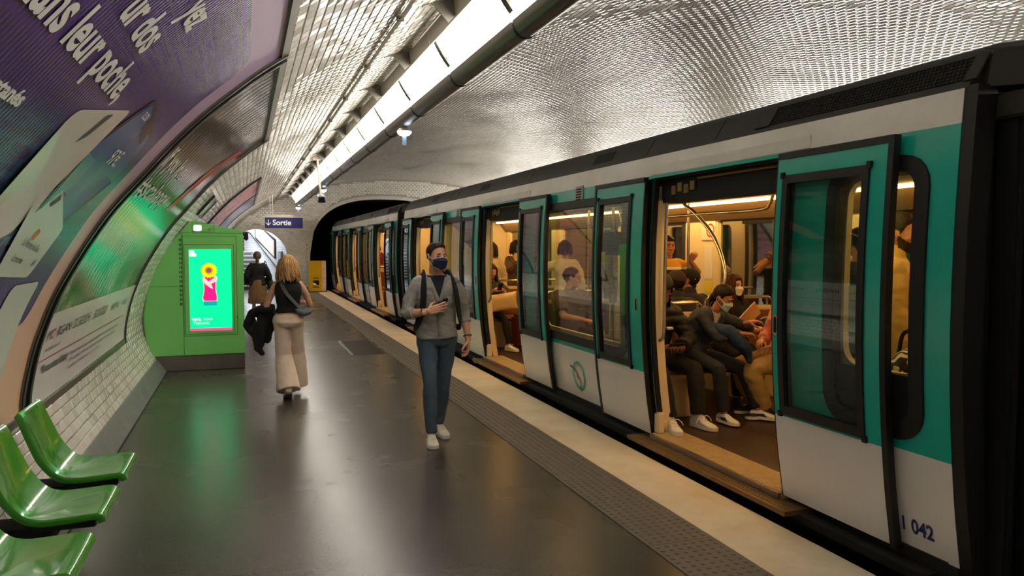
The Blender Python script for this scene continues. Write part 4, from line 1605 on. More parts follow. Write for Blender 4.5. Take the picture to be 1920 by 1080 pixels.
# number, emblem and mechanics' marks
text_on('number', '1 042', lambda x, y: sf(3.055 - x, .20 + y, -.004), M_navy, car, size=.108, bold=.003, sx=.86)
lp = MB()
a_ = [sf(7.14 + .155 * math.cos(t), .355 + .155 * math.sin(t), -.004) for t in np.linspace(0, 2 * math.pi, 33)[:-1]]
b_ = [sf(7.14 + .115 * math.cos(t), .355 + .115 * math.sin(t), -.004) for t in np.linspace(0, 2 * math.pi, 33)[:-1]]
emb = lp.ring(a_, b_).build('emblem', M_teal, car, smooth=False)
face = catmull([(7.30, .425), (7.33, .44), (7.22, .41), (7.165, .37), (7.175, .34), (7.13, .325), (7.115, .28), (7.12, .19)], 5)
em = MB()
for p, q in zip(face[:-1], face[1:]):
    w = .010
    d = (q - p) / (np.linalg.norm(q - p) + 1e-9)
    n = np.array([-d[1], d[0]]) * w
    em.add([sf(p[0] - n[0], p[1] - n[1], -.006), sf(p[0] + n[0], p[1] + n[1], -.006), sf(q[0] + n[0], q[1] + n[1], -.006), sf(q[0] - n[0], q[1] - n[1], -.006)], [(0, 1, 2, 3)])
mesh_obj('emblem_profile', em.V, em.F, mat('dark navy emblem line', S(30, 40, 60), .4), emb, smooth=False)
M_chalk = mat('faint grey marking', S(52, 52, 50), .6)
for tx, yy in (('R', 4.72), ('T', 4.42), ('D', 4.06)):
    text_on('marking', tx, lambda x, y: (3.186, yy - x, .004 + y), M_chalk, car, size=.055)
MB().box(3.183, 3.19, 10.62, 10.74, -.02, .05).build('data_plate', M_band, car, smooth=False)
# saloon
MB().box(3.3, 5.54, Y0 + .06, Y1 - .06, .05, .118).build('saloon_floor', M_cfloor, car, smooth=False)
MB().box(3.32, 5.52, Y0 + .06, Y1 - .06, 2.22, 2.26).build('saloon_ceiling', M_ceil_in, car, smooth=False)
ls = MB().box(3.52, 3.62, Y0 + .3, Y1 - .3, 2.195, 2.22)
ls.build('light_strip', M_strip, car, smooth=False)
MB().box(5.18, 5.28, Y0 + .3, Y1 - .3, 2.195, 2.22).build('light_strip', M_strip, car, smooth=False)
MB().prism([(5.30, 2.22), (5.50, 2.22), (5.50, 2.02), (5.46, 2.02)], 1, Y0 + .06, Y1 - .06).build('cove_panel', M_ceil_in, car, smooth=False)
for y_ in (Y0 + .02, Y1 - .08):
    MB().box(3.31, 5.53, y_, y_ + .06, .1, 2.24).build('end_wall', M_cream_in, car, smooth=False)
# far side of the saloon: cream pillars, dark panes
fw_ = MB()
fpan = [(Y0 + .08, 3.0), (7.92, 8.68), (5.46, 5.85), (10.2, 10.6), (12.7, 13.3), (15.6, Y1 - .08)]
for a, b in fpan:
    MB().box(5.48, 5.55, a, b, .118, 2.1).build('far_pillar', M_cream_in, car, bevel=.02)
for a, b in ((3.0, 3.94), (5.85, 7.92), (10.6, 12.7), (14.86, 15.6)):
    MB().box(5.50, 5.55, a, b, .118, .80).build('far_wall_panel', M_cream_in, car, smooth=False)
    MB().box(5.50, 5.55, a, b, 2.0, 2.1).build('far_wall_panel', M_rub, car, smooth=False)
    MB().box(5.515, 5.53, a, b, .80, 2.0).build('far_pane', M_dglass, car, smooth=False)
for yd in DOORS:
    for a, b in ((yd - .77, yd - .005), (yd + .005, yd + .77)):
        f = MB()
        f.box(5.50, 5.54, a, b, .118, .62).box(5.50, 5.54, a, b, 1.98, 2.1).box(5.50, 5.54, a, a + .1, .62, 1.98).box(5.50, 5.54, b - .1, b, .62, 1.98)
        d = f.build('far_door', M_rub, car, smooth=False)
        MB().box(5.515, 5.525, a + .1, b - .1, .62, 1.98).build('far_pane', M_dglass, d, smooth=False)
# notices on the far pillar
MB().box(5.468, 5.478, 7.98, 8.28, 1.78, 2.02).build('notice', M_wlab, car, smooth=False)
nr = MB()
ctr = (8.08, 1.90)
A_ = [(5.465, ctr[0] + .085 * math.cos(t), ctr[1] + .085 * math.sin(t)) for t in np.linspace(0, 2 * math.pi, 25)[:-1]]
B_2 = [(5.465, ctr[0] + .066 * math.cos(t), ctr[1] + .066 * math.sin(t)) for t in np.linspace(0, 2 * math.pi, 25)[:-1]]
M_redp = mat('red print', S(200, 40, 30), .5)
no = nr.ring(A_, B_2).build('no_smoking_ring', M_redp, car, smooth=False)
MB().hexa([(5.464, ctr[0] - .055, ctr[1] - .045), (5.464, ctr[0] - .045, ctr[1] - .055), (5.464, ctr[0] + .055, ctr[1] + .045), (5.464, ctr[0] + .045, ctr[1] + .055)], [(5.466, ctr[0] - .055, ctr[1] - .045), (5.466, ctr[0] - .045, ctr[1] - .055), (5.466, ctr[0] + .055, ctr[1] + .045), (5.466, ctr[0] + .045, ctr[1] + .055)]).build('no_smoking_bar', M_redp, no, smooth=False)
for z0_, z1_, m_ in ((1.30, 1.70, M_wlab), (1.12, 1.26, M_yellab), (1.0, 1.09, M_wlab)):
    MB().box(5.468, 5.479, 8.04, 8.20, z0_, z1_).build('notice', m_, car, smooth=False)
# poles
def pole(pts, r=.017):
    return MB().tube(catmull(pts, 6), r, 10).build('grab_pole', M_steel, car)


pole([(4.42, 7.05, 2.2), (4.41, 6.98, 2.13), (4.4, 6.76, 2.03), (4.4, 6.42, 1.77), (4.38, 6.22, 1.43), (4.32, 6.26, 1.15), (4.27, 6.33, .95)], .02)
pole([(4.91, 7.7, 2.2), (4.91, 7.7, 1.7), (4.91, 7.7, 1.2), (4.91, 7.7, .13)])
pole([(4.4, 5.55, 2.2), (4.4, 5.6, 2.08), (4.4, 5.75, 2.03), (4.4, 6.6, 2.03), (4.4, 7.3, 2.03), (4.4, 7.4, 2.1), (4.4, 7.45, 2.2)])
pole([(4.2, 8.1, 2.2), (4.2, 8.0, 1.98), (4.2, 7.9, 1.6), (4.2, 7.92, 1.2), (4.2, 7.95, .6)], .02)
pole([(3.9, 4.15, 2.2), (3.9, 4.15, 1.7), (3.9, 4.15, 1.2), (3.9, 4.15, .13)])
pole([(4.4, 4.72, 2.2), (4.4, 4.72, 1.7), (4.4, 4.72, .9), (4.4, 4.72, .13)])
pole([(4.45, 9.45, 2.2), (4.45, 9.45, 1.7), (4.45, 9.45, .9), (4.45, 9.45, .13)])
pole([(4.45, 14.08, 2.2), (4.45, 14.08, 1.7), (4.45, 14.08, .9), (4.45, 14.08, .13)])
pole([(3.75, 11.6, 2.2), (3.75, 11.6, 1.7), (3.75, 11.6, .9), (3.75, 11.6, .13)])
pole([(3.75, 7.35, 2.2), (3.75, 7.35, 1.7), (3.75, 7.35, .9), (3.75, 7.35, .13)])


def bench(xc, yb, d):
    """double saloon seat: back at yb, sitter looks along d (+1/-1 in y)"""
    hw = .45
    s_ = MB()
    s_.box(xc - hw, xc + hw, yb, yb + d * .42, .50, .545)
    s_.box(xc - hw, xc + hw, yb - d * .03, yb + d * .02, .5, 1.06)
    s_.box(xc - hw * .5, xc + hw * .5, yb + d * .05, yb + d * .3, .12, .5)
    so = s_.build('bench_seat', M_shell, car, bevel=.015)
    for q in (-1, 1):
        MB().box(xc + q * .23 - .2, xc + q * .23 + .2, yb + d * .03, yb + d * .44, .545, .585).build('cushion', M_seatb, so, bevel=.015)
        MB().box(xc + q * .23 - .19, xc + q * .23 + .19, yb + d * .022, yb + d * .06, .62, 1.02).build('back_pad', M_seatb, so, bevel=.012)
    bars_ = MB()
    for q in range(5):
        bars_.box(xc - hw + .04, xc + hw - .04, yb - d * .042, yb - d * .03, .70 + q * .065, .735 + q * .065)
    bars_.build('back_stripe', M_seatb, so, smooth=False)['kind'] = 'stuff'
    hp = [(xc - hw + .05, yb - d * .01, 1.0), (xc - hw + .05, yb - d * .01, 1.12), (xc - hw + .10, yb - d * .01, 1.155), (xc + hw - .10, yb - d * .01, 1.155), (xc + hw - .05, yb - d * .01, 1.12), (xc + hw - .05, yb - d * .01, 1.0)]
    MB().tube(hp, .014, 8).build('seat_handle', M_steel, so)


for xc in (3.80, 5.02):
    for yb, d in ((6.32 if xc < 4.5 else 6.82, -1), (6.42 if xc < 4.5 else 6.92, 1), (8.42, -1), (10.45, 1), (11.45, -1), (11.55, 1), (13.15, -1)):
        if xc > 4.5 and yb in (10.45, 13.15):
            continue
        if xc < 4.5 and yb == 10.45:
            continue
        bench(xc, yb, d)
fs = MB()
fs.box(4.62, 5.0, 5.52, 5.96, .50, .545)
fs.box(4.98, 5.03, 5.52, 5.96, .5, 1.02)
fs.box(4.8, 5.03, 5.6, 5.88, .12, .5)
fso = fs.build('fold_seat', M_shell, car, bevel=.015)
MB().box(4.64, 4.98, 5.54, 5.94, .545, .585).build('cushion', M_seatb, fso, bevel=.015)
# end of the car: black bellows frame
en = plate(MB(), Y0 - .07, Y0 + .0, -.1, 2.46, .004, .13)
eo_ = en.build('end_frame', M_rub, car)
MB().box(3.34, 5.46, Y0 - .03, Y0 + .03, -.4, 2.6).build('end_panel', M_black, car, smooth=False)
MB().box(3.262, 5.54, Y1 - .02, Y1 + .05, -.4, 2.5).build('end_panel', M_black, car, smooth=False)
for q, (xa, xw, dy) in enumerate(((3.40, .055, .16), (3.50, .05, .25), (3.58, .05, .33), (3.66, .05, .41), (3.74, .05, .48), (3.82, 1.2, .55))):
    MB().box(xa, xa + xw, Y0 - dy, Y0 - .03, -.3, 2.42).build('bellows_fold', M_rub, car, bevel=.012)
MB().box(3.36, 3.66, Y0 - .3, Y0 - .03, 2.3, 2.42).build('end_box', M_roof, car, bevel=.01)
b = MB().hexa([(3.30, Y0 - .06, 2.45), (3.6, Y0 - .35, 2.45), (3.6, Y0 - .35, 2.62), (3.34, Y0 - .06, 2.62)], [(3.30, Y0 - .02, 2.45), (3.62, Y0 - .02, 2.45), (3.62, Y0 - .02, 2.64), (3.34, Y0 - .02, 2.64)])
b.build('roof_end', M_roof, car, smooth=False)
# sticker on the end window and a small label
plate(MB(), 3.30, 3.39, 1.40, 1.48, .023, .025).build('label', M_yellab, car)
plate(MB(), 3.30, 3.39, 1.22, 1.395, .023, .025).build('label', M_wlab, car)
text_on('warning_text', 'Attention !', lambda x, y: sf(3.388 - x, 1.43 + y, .0225), M_black, car, size=.017)

car2 = copy_tree(car, (4.4, (Y0 + Y1) / 2 + 14.1, 0), 'teal and white metro car farther off, running into the dark tunnel mouth')
for c in list(car2.children):
    if c.name.startswith('number'):
        bpy.data.objects.remove(c)

# ------------------------------------------------------------------ people
def remesh(mb, voxel, smooth=4, fac=.5):
    me = bpy.data.meshes.new('tmp')
    me.from_pydata([tuple(v) for v in mb.V], [], mb.F)
    bm = bmesh.new()
    bm.from_mesh(me)
    bmesh.ops.recalc_face_normals(bm, faces=bm.faces)
    bm.to_mesh(me)
    bm.free()
    o = bpy.data.objects.new('tmp', me)
    COL.objects.link(o)
    m = o.modifiers.new('r', 'REMESH')
    m.mode = 'VOXEL'
    m.voxel_size = voxel
    if smooth:
        q = o.modifiers.new('s', 'SMOOTH')
        q.factor = fac
        q.iterations = smooth
    r = bpy.data.meshes.new_from_object(o.evaluated_get(bpy.context.evaluated_depsgraph_get()))
    n = len(r.vertices)
    V = np.empty(n * 3, 'f')
    r.vertices.foreach_get('co', V)
    N = np.empty(n * 3, 'f')
    r.vertex_normals.foreach_get('vector', N)
    F = np.array([tuple(p.vertices) for p in r.polygons])
    bpy.data.objects.remove(o)
    bpy.data.meshes.remove(me)
    bpy.data.meshes.remove(r)
    return V.reshape(-1, 3).astype(float), N.reshape(-1, 3).astype(float), F


def limb(mb, pts, rad, n=12, sub=3, flat=1.0, up=(0, 0, 1), cut=False):
    P = [np.array(p, float) for p in pts]
    C, Rr = [], []
    for i in range(len(P) - 1):
        for t in np.linspace(0, 1, sub, endpoint=False):
            C.append(P[i] + (P[i + 1] - P[i]) * t)
            Rr.append(rad[i] + (rad[i + 1] - rad[i]) * (3 * t * t - 2 * t ** 3))
    C.append(P[-1])
    Rr.append(rad[-1])
    d0 = (C[0] - C[1]) / (np.linalg.norm(C[0] - C[1]) + 1e-9)
    d1 = (C[-1] - C[-2]) / (np.linalg.norm(C[-1] - C[-2]) + 1e-9)
    if cut:
        mb.tube([C[0] + d0 * Rr[0] * .85, C[0] + d0 * Rr[0] * .5] + C, [Rr[0] * .45, Rr[0] * .86] + Rr, n, flat=flat, up=up)
        return
    C = [C[0] + d0 * Rr[0] * .85, C[0] + d0 * Rr[0] * .5] + C + [C[-1] + d1 * Rr[-1] * .5, C[-1] + d1 * Rr[-1] * .85]
    Rr = [Rr[0] * .45, Rr[0] * .86] + Rr + [Rr[-1] * .86, Rr[-1] * .45]
    mb.tube(C, Rr, n, flat=flat, up=up)


def ik(a, b, l1, l2, hint):
    a, b, hint = np.array(a, float), np.array(b, float), np.array(hint, float)
    d = b - a
    L = np.linalg.norm(d)
    if L > (l1 + l2) * .995:
        d = d / L * (l1 + l2) * .995
        b = a + d
        L = np.linalg.norm(d)
    u = d / L
    x = (L * L + l1 * l1 - l2 * l2) / (2 * L)
    h = math.sqrt(max(0, l1 * l1 - x * x))
    w = hint - u * np.dot(hint, u)
    w /= np.linalg.norm(w) + 1e-9
    return a + u * x + w * h, b


def nrm(v):
    v = np.array(v, float)
    return v / (np.linalg.norm(v) + 1e-12)


def frame(x, z):
    """matrix with columns x, y, z from a main x axis and a rough z axis"""
    x = nrm(x)
    y = nrm(np.cross(z, x))
    return np.stack([x, y, np.cross(x, y)], 1)


def eul(yaw, pitch, roll):
    """yaw>0 turns the face to its left, pitch>0 looks up, roll>0 leans to its right"""
    a, b, c = map(math.radians, (yaw, pitch, roll))
    Rz = np.array([[math.cos(a), -math.sin(a), 0], [math.sin(a), math.cos(a), 0], [0, 0, 1]])
    Rx = np.array([[1, 0, 0], [0, math.cos(b), -math.sin(b)], [0, math.sin(b), math.cos(b)]])
    Ry = np.array([[math.cos(c), 0, math.sin(c)], [0, 1, 0], [-math.sin(c), 0, math.cos(c)]])
    return Rz @ Rx @ Ry


_HEAD = {}


def head_geo(fem, vox):
    key = (fem, vox)
    if key in _HEAD:
        return _HEAD[key]
    m = MB()
    j = .88 if fem else 1.0
    m.ellipsoid((0, -.012, .035), (.073, .094, .088), 24, 16)
    m.ellipsoid((0, .026, -.01), (.064, .064, .085), 24, 16)
    m.ellipsoid((0, .030, -.060), (.054 * j, .052, .048), 20, 14)
    m.ellipsoid((0, .062, -.095), (.022 * j, .020, .018), 14, 10)
    for s in (-1, 1):
        m.ellipsoid((s * .043, .048, -.028), (.020, .022, .019), 14, 10)
        m.ellipsoid((s * .0125, .094, -.037), (.0085, .010, .008), 10, 8)
        m.ellipsoid((s * .074, -.006, -.006), (.008, .018, .031), 12, 10, eul(0, 12, 0) @ eul(s * -22, 0, 0))
        m.ellipsoid((s * .030, .080, .024), (.021, .010, .0075 if not fem else .006), 12, 8)
    limb(m, [(0, .083, .016), (0, .097, -.012), (0, .105, -.033)], [.0085, .0095, .0115], 10)
    limb(m, [(-.020, .084, -.065), (0, .092, -.062), (.020, .084, -.065)], [.0045, .0066, .0045], 8)
    limb(m, [(-.018, .083, -.073), (0, .091, -.0745), (.018, .083, -.073)], [.005, .0076, .005], 8)
    limb(m, [(0, -.01, -.05), (0, -.02, -.13)], [.052, .05], 14)
    V, N, F = remesh(m, vox, 3)
    for s in (-1, 1):
        for c, amp, sig in (((s * .031, .088, .003), .0085, .0135), ((s * .05, .075, -.052), .003, .016)):
            d = np.linalg.norm(V - np.array(c), axis=1)
            V -= N * (amp * np.exp(-(d / sig) ** 2))[:, None]
    d = np.abs(V[:, 2] + .0688)
    w = np.exp(-(d / .0028) ** 2) * (np.abs(V[:, 0]) < .022) * (V[:, 1] > .06)
    V -= N * (.0032 * w)[:, None]
    _HEAD[key] = (V, N, F)
    return _HEAD[key]


_HAND = {}
FPOSE = {'relaxed': ((25, 35, 20), .55), 'flat': ((8, 12, 8), .5), 'grip': ((62, 82, 45), .15), 'hold': ((40, 50, 30), .3)}


def hand_geo(pose, vox):
    """right hand: wrist at the origin, fingers along +x, back of the hand +z, thumb on the +y side"""
    key = (pose, vox)
    if key in _HAND:
        return _HAND[key]
    (c1, c2, c3), open_ = FPOSE[pose]
    m = MB()
    for y, r in ((.026, .0135), (.009, .0145), (-.008, .014), (-.025, .0125)):
        limb(m, [(.0, y * .62, 0), (.045, y * .9, .001), (.088, y, 0)], [.0145, .0150, r * .86], 10, flat=.95)
    m.ellipsoid((.03, .022, -.008), (.032, .016, .014), 12, 8)
    for i, (x0, y, L, r, sp) in enumerate(((.090, .0285, .072, .0092, 5), (.094, .0095, .080, .0094, 1), (.090, -.0095, .074, .0090, -3), (.080, -.0275, .058, .0080, -8))):
        p = np.array((x0, y, 0.0))
        a = 0
        sp = math.radians(sp)
        pts = [p - (.015, 0, 0), p]
        extra = (i - 1.2) * 5
        for k, (c, l) in enumerate(((c1, .45), (c2, .31), (c3, .24))):
            a += math.radians(c + extra * (1 if k < 2 else 0))
            p = p + np.array((math.cos(a) * math.cos(sp), math.sin(sp) * math.cos(a), -math.sin(a))) * L * l
            pts.append(p)
        limb(m, pts, [r, r, r * .93, r * .86, r * .72], 10, 3)
    d = nrm((.55, .75 * open_ + .22, -.45 - .4 * (1 - open_)))
    p0 = np.array((.022, .026, -.006))
    p1 = p0 + d * .042
    d2 = nrm(d + np.array((.45, -.25, -.12)))
    p2 = p1 + d2 * .032
    p3 = p2 + nrm(d2 + np.array((.3, -.2, -.05))) * .024
    limb(m, [p0, p1, p2, p3], [.0145, .0115, .0105, .0082], 10, 3)
    limb(m, [(-.04, 0, 0), (0, 0, 0), (.02, 0, 0)], [.024, .025, .024], 12, flat=.72, up=(0, 0, 1))
    V, N, F = remesh(m, vox, 2)
    _HAND[key] = (V, F)
    return _HAND[key]


def hair_mat(name, c, c2, rough=.6):
    return mat(name, c, rough, spec=.25, vary=(28, 0, c2), stretch=(1, 1, .12), bump=(60, .35, .003))


SK = {k: mat('skin ' + k, c, .5, vary=(30, .05)) for k, c in dict(fair=S(205, 150, 126), light=S(214, 160, 128), tan=S(176, 118, 86), brown=S(112, 72, 52)).items()}
M_eye = mat('eye white', S(170, 160, 152), .25)
M_iris = mat('dark iris', S(46, 34, 28), .15)
M_brow = mat('dark eyebrow', S(58, 40, 28), .7)
M_lips = mat('lips', S(176, 92, 84), .4)


def sstep(x):
    x = np.clip(x, 0, 1)
    return x * x * (3 - 2 * x)


def fold(V, N, amp, f=(9, 9, 16), seed=0.0):
    w = np.array([mnoise.noise((p[0] * f[0] + seed, p[1] * f[1], p[2] * f[2])) + .5 * mnoise.noise((p[0] * f[0] * 2.3, p[1] * f[1] * 2.3 + seed, p[2] * f[2] * 2.1)) for p in V])
    return V + N * (amp * w)[:, None]


class Person:
    def __init__(s, label, base, facing, k=1.0, fem=False, skin='fair', fine=1.0, group=None):
        s.k, s.fem, s.fine = k, fem, fine
        s.f = nrm((facing[0], facing[1], 0))
        s.r = np.array((s.f[1], -s.f[0], 0))
        s.base = np.array(base, float)
        s.skin = SK[skin]
        s.label, s.group = label, group
        s.kids = []

    # local -> world
    def w(s, p):
        return s.base + s.r * p[0] + s.f * p[1] + np.array((0, 0, p[2]))

    def pose(s, pel, neck, head=None, hrot=(0, 0, 0), wr=None, hint=None, hand=None, an=None, toe=(0, 0), lift=(0, 0), knee=None, bow=0.0, shrug=0.0):
        k, fem = s.k, s.fem
        s.pel, s.neck = np.array(pel, float), np.array(neck, float)
        s.sp = nrm(s.neck - s.pel)
        s.rt = nrm(np.array((1, 0, 0)) - s.sp * s.sp[0])
        s.fw = np.cross(s.sp, s.rt)
        s.bow = bow
        s.HR = eul(*hrot)
        s.head = np.array(head, float) if head is not None else s.neck + np.array((0, .035, .155)) * k
        sw = (.158 if fem else .176) * k
        s.sh = {q: s.neck - s.sp * (.065 - shrug) * k + s.rt * sw * g for q, g in (('R', 1), ('L', -1))}
        s.hip = {q: s.pel + s.rt * .088 * k * g for q, g in (('R', 1), ('L', -1))}
        wr = wr or {}
        hint = hint or {}
        s.el, s.wr, s.hd = {}, {}, {}
        for q, g in (('R', 1), ('L', -1)):
            t = wr.get(q, s.sh[q] + np.array((g * .06, .04, -.52)) * k)
            s.el[q], s.wr[q] = ik(s.sh[q], t, .285 * k, .255 * k, hint.get(q, (g * .5, -1, -.3)))
            h = (hand or {}).get(q)
            d = nrm(s.wr[q] - s.el[q])
            s.hd[q] = h if h else (d, (g, .1, 0) if abs(d[2]) > .5 else (0, 0, 1), 'relaxed')
        s.kn, s.an = {}, {}
        s.toe = {'R': toe[0], 'L': toe[1]}
        s.lift = {'R': lift[0], 'L': lift[1]}
        for i, (q, g) in enumerate((('R', 1), ('L', -1))):
            t = (an or {}).get(q, (g * .10, 0, .08))
            s.kn[q], s.an[q] = ik(s.hip[q], t, .435 * k, .425 * k, (knee or {}).get(q, (g * .08, 1, .15)))
        return s

    def torso(s, mb, inf, t0=-.16, t1=1.03, scale=1.0):
        k = s.k
        L = np.linalg.norm(s.neck - s.pel)
        if s.fem:
            T = [(-.20, .075, .07), (-.14, .125, .105), (-.05, .166, .122), (.06, .168, .12), (.2, .140, .102), (.36, .122, .09), (.52, .134, .098), (.68, .150, .118), (.80, .150, .105), (.90, .140, .082), (.97, .095, .062), (1.03, .054, .052)]
        else:
            T = [(-.20, .075, .07), (-.14, .125, .105), (-.05, .162, .118), (.06, .165, .116), (.2, .155, .110), (.36, .152, .106), (.52, .162, .112), (.68, .176, .120), (.80, .178, .112), (.90, .165, .090), (.97, .105, .068), (1.03, .060, .058)]
        ts = np.array([t[0] for t in T])
        C, rows = [], []
        n = 24
        V, F = [], []
        tt = [t for t in np.linspace(t0, t1, 18)]
        for i, t in enumerate(tt):
            w = np.interp(t, ts, [q[1] for q in T]) * k * scale + inf
            d = np.interp(t, ts, [q[2] for q in T]) * k * scale + inf
            c = s.pel + s.sp * L * t - s.fw * s.bow * 4 * max(0, t) * (1 - min(1, max(0, t)))
            for j in range(n):
                a = 2 * math.pi * j / n
                ca, sa = math.cos(a), math.sin(a)
                e = .82
                x = math.copysign(abs(ca) ** e, ca) * w
                y = math.copysign(abs(sa) ** e, sa) * d
                if s.fem and sa > 0 and .55 < t < .85:
                    y += .022 * k * math.exp(-((t - .69) / .07) ** 2) * math.exp(-((abs(ca) - .5) / .25) ** 2)
                if sa < 0 and t < .1:
                    y -= .02 * k * math.exp(-((t + .06) / .08) ** 2) * (1 - .6 * math.exp(-(ca / .2) ** 2))
                V.append(c + s.rt * x + s.fw * y)
        for i in range(len(tt) - 1):
            for j in range(n):
                F.append((i * n + j, i * n + (j + 1) % n, (i + 1) * n + (j + 1) % n, (i + 1) * n + j))
        F.append(tuple(range(n - 1, -1, -1)))
        F.append(tuple((len(tt) - 1) * n + j for j in range(n)))
        mb.add(V, F)

    def arm(s, mb, q, inf, upto=1.0, cuff=0.0):
        k = s.k
        m = .88 if s.fem else 1.0
        S_, E, Wr = s.sh[q], s.el[q], s.wr[q]
        r = [(.056 * m) * k + inf, .050 * m * k + inf, .041 * m * k + inf, .039 * m * k + inf, .028 * m * k + inf]
        g = 1 if q == 'R' else -1
        p0 = S_ - s.rt * g * .03 * k
        pts = [p0, S_ + (E - S_) * .4, E, E + (Wr - E) * .35, Wr]
        if upto < 1:
            if upto <= .5:
                e = S_ + (E - S_) * (upto / .5)
                pts, r = [p0, S_ + (e - S_) * .5, e], [r[0], r[1], r[1] * .95 + .004]
            else:
                f = (upto - .5) / .5
                e = E + (Wr - E) * f
                pts = [p0, S_ + (E - S_) * .4, E, E + (e - E) * .6, e]
                r = r[:3] + [r[3], r[3] + (r[4] - r[3]) * f + cuff]
        else:
            r[-1] += cuff
        limb(mb, pts, r, 14, 4, cut=inf > .002)

    def leg(s, mb, q, inf, upto=1.0, flare=0.0, knee=0.0):
        k = s.k
        H, K, A = s.hip[q], s.kn[q], s.an[q]
        r = [.088 * k + inf, .080 * k + inf, .055 * k + inf + flare * .35, .055 * k + inf + flare * .6, .038 * k + inf + flare]
        g = 1 if q == 'R' else -1
        e = K + (A - K) * upto
        limb(mb, [H, H + (K - H) * .35, K, K + (e - K) * .35, e], r, 16, 4, cut=inf > .002)

    def add(s, name, V, F, m, smooth=True, angle=180):
        s.kids.append((name, np.asarray(V), F, m, None))
        return len(s.kids) - 1

    def sub(s, parent, name, V, F, m):
        s.kids.append((name, np.asarray(V), F, m, parent))

    def hp(s, p):
        return s.head + s.HR @ (np.array(p, float) * s.k * (.96 if s.fem else 1))

    def body(s, eyes=True, ears=True, brow=None, lips=False):
        m = MB()
        s.torso(m, -.004)
        for q in 'RL':
            s.arm(m, q, 0.0)
            s.leg(m, q, -.004)
        limb(m, [s.neck - s.sp * .05, s.neck + (s.head - s.neck) * .55], [.056 * s.k * (.86 if s.fem else 1), .052 * s.k * (.86 if s.fem else 1)], 14)
        V, N, F = remesh(m, .013 * s.fine, 4)
        Vs, Fs = [V], [F]
        n = len(V)
        hs = s.k * (.96 if s.fem else 1)
        hv, hn, hf = head_geo(s.fem, .0042 * s.fine)
        s.hV = s.head + (hv * hs) @ s.HR.T
        s.hN = hn @ s.HR.T
        s.h0, s.hF = hv, hf
        Vs.append(s.hV)
        Fs.append(hf + n)
        n += len(hv)
        for q in 'RL':
            d, dor, pose = s.hd[q]
            hv, hf = hand_geo(pose, .0036 * s.fine)
            hv = hv * s.k * (.9 if s.fem else 1.0)
            if q == 'L':
                hv = hv * (1, -1, 1)
                hf = hf[:, ::-1]
            M = frame(d, dor)
            Vs.append(s.wr[q] + hv @ M.T)
            Fs.append(hf + n)
            n += len(hv)
        s.bV, s.bF = np.vstack(Vs), np.vstack(Fs)
        if eyes:
            for g in (-1, 1):
                e = MB().ellipsoid(s.hp((g * .0305, .0728, .003)), (.0118 * hs,) * 3, 14, 10)
                i = s.add('eye', e.V, e.F, M_eye)
                e = MB().ellipsoid(s.hp((g * .0305 + .0, .0815, .002)), np.array((.0062, .0038, .0062)) * hs, 12, 8, s.HR)
                s.sub(i, 'iris', e.V, e.F, M_iris)
                e = MB()
                e.tube([s.hp((g * .014, .093, .0225)), s.hp((g * .030, .0925, .0275)), s.hp((g * .046, .079, .0235))], [.0028, .0034, .0018], 6)
                s.add('eyebrow', e.V, e.F, brow or M_brow)
                e = MB()
                e.tube([s.hp((g * .0185, .0845, .006)), s.hp((g * .030, .0880, .0105)), s.hp((g * .0425, .0805, .006))], [.0024, .0034, .002], 6)
                s.add('eyelid', e.V, e.F, s.skin if not s.fem else M_brow)
        if lips:
            e = MB()
            limb(e, [s.hp((-.019, .0865, -.0655)), s.hp((0, .0955, -.063)), s.hp((.019, .0865, -.0655))], [.003, .0052, .003], 8)
            limb(e, [s.hp((-.016, .086, -.073)), s.hp((0, .095, -.0745)), s.hp((.016, .086, -.073))], [.003, .0058, .003], 8)
            s.add('lips', e.V, e.F, M_lips)
        return s

    def region_hair(s, thick, m, line=None, noise_amp=.004, name='hair', front=0.0):
        v = s.h0
        h = np.interp(v[:, 1], [-.11, -.06, -.025, -.01, .02, .045, .075, .1], line or [-.085, -.075, -.03, -.012, .012, .05, .066, .07])
        g = v[:, 2] - h
        ear = np.linalg.norm(v - np.array((0, -.006, -.006)) * 1.0, axis=1)
        isear = (np.abs(v[:, 0]) > .0735) & (v[:, 2] < .03)
        g = np.where(isear, -.02, g)
        nz = np.array([mnoise.noise((p[0] * 60, p[1] * 60, p[2] * 22)) for p in v])
        off = thick * sstep((g + .004) / .03) + noise_amp * nz * sstep(g / .02)
        if front:
            off = off + front * np.exp(-((v[:, 1] - .05) / .045) ** 2) * sstep((v[:, 2] - .06) / .04)
        V = s.hV + s.hN * (off + .0012)[:, None] * s.k
        keep = (g > -.006)
        F = [tuple(f) for f in s.hF if keep[f].all()]
        used = sorted(set(i for f in F for i in f))
        mp = {a: i for i, a in enumerate(used)}
        return s.add(name, V[used], [tuple(mp[i] for i in f) for f in F], m)

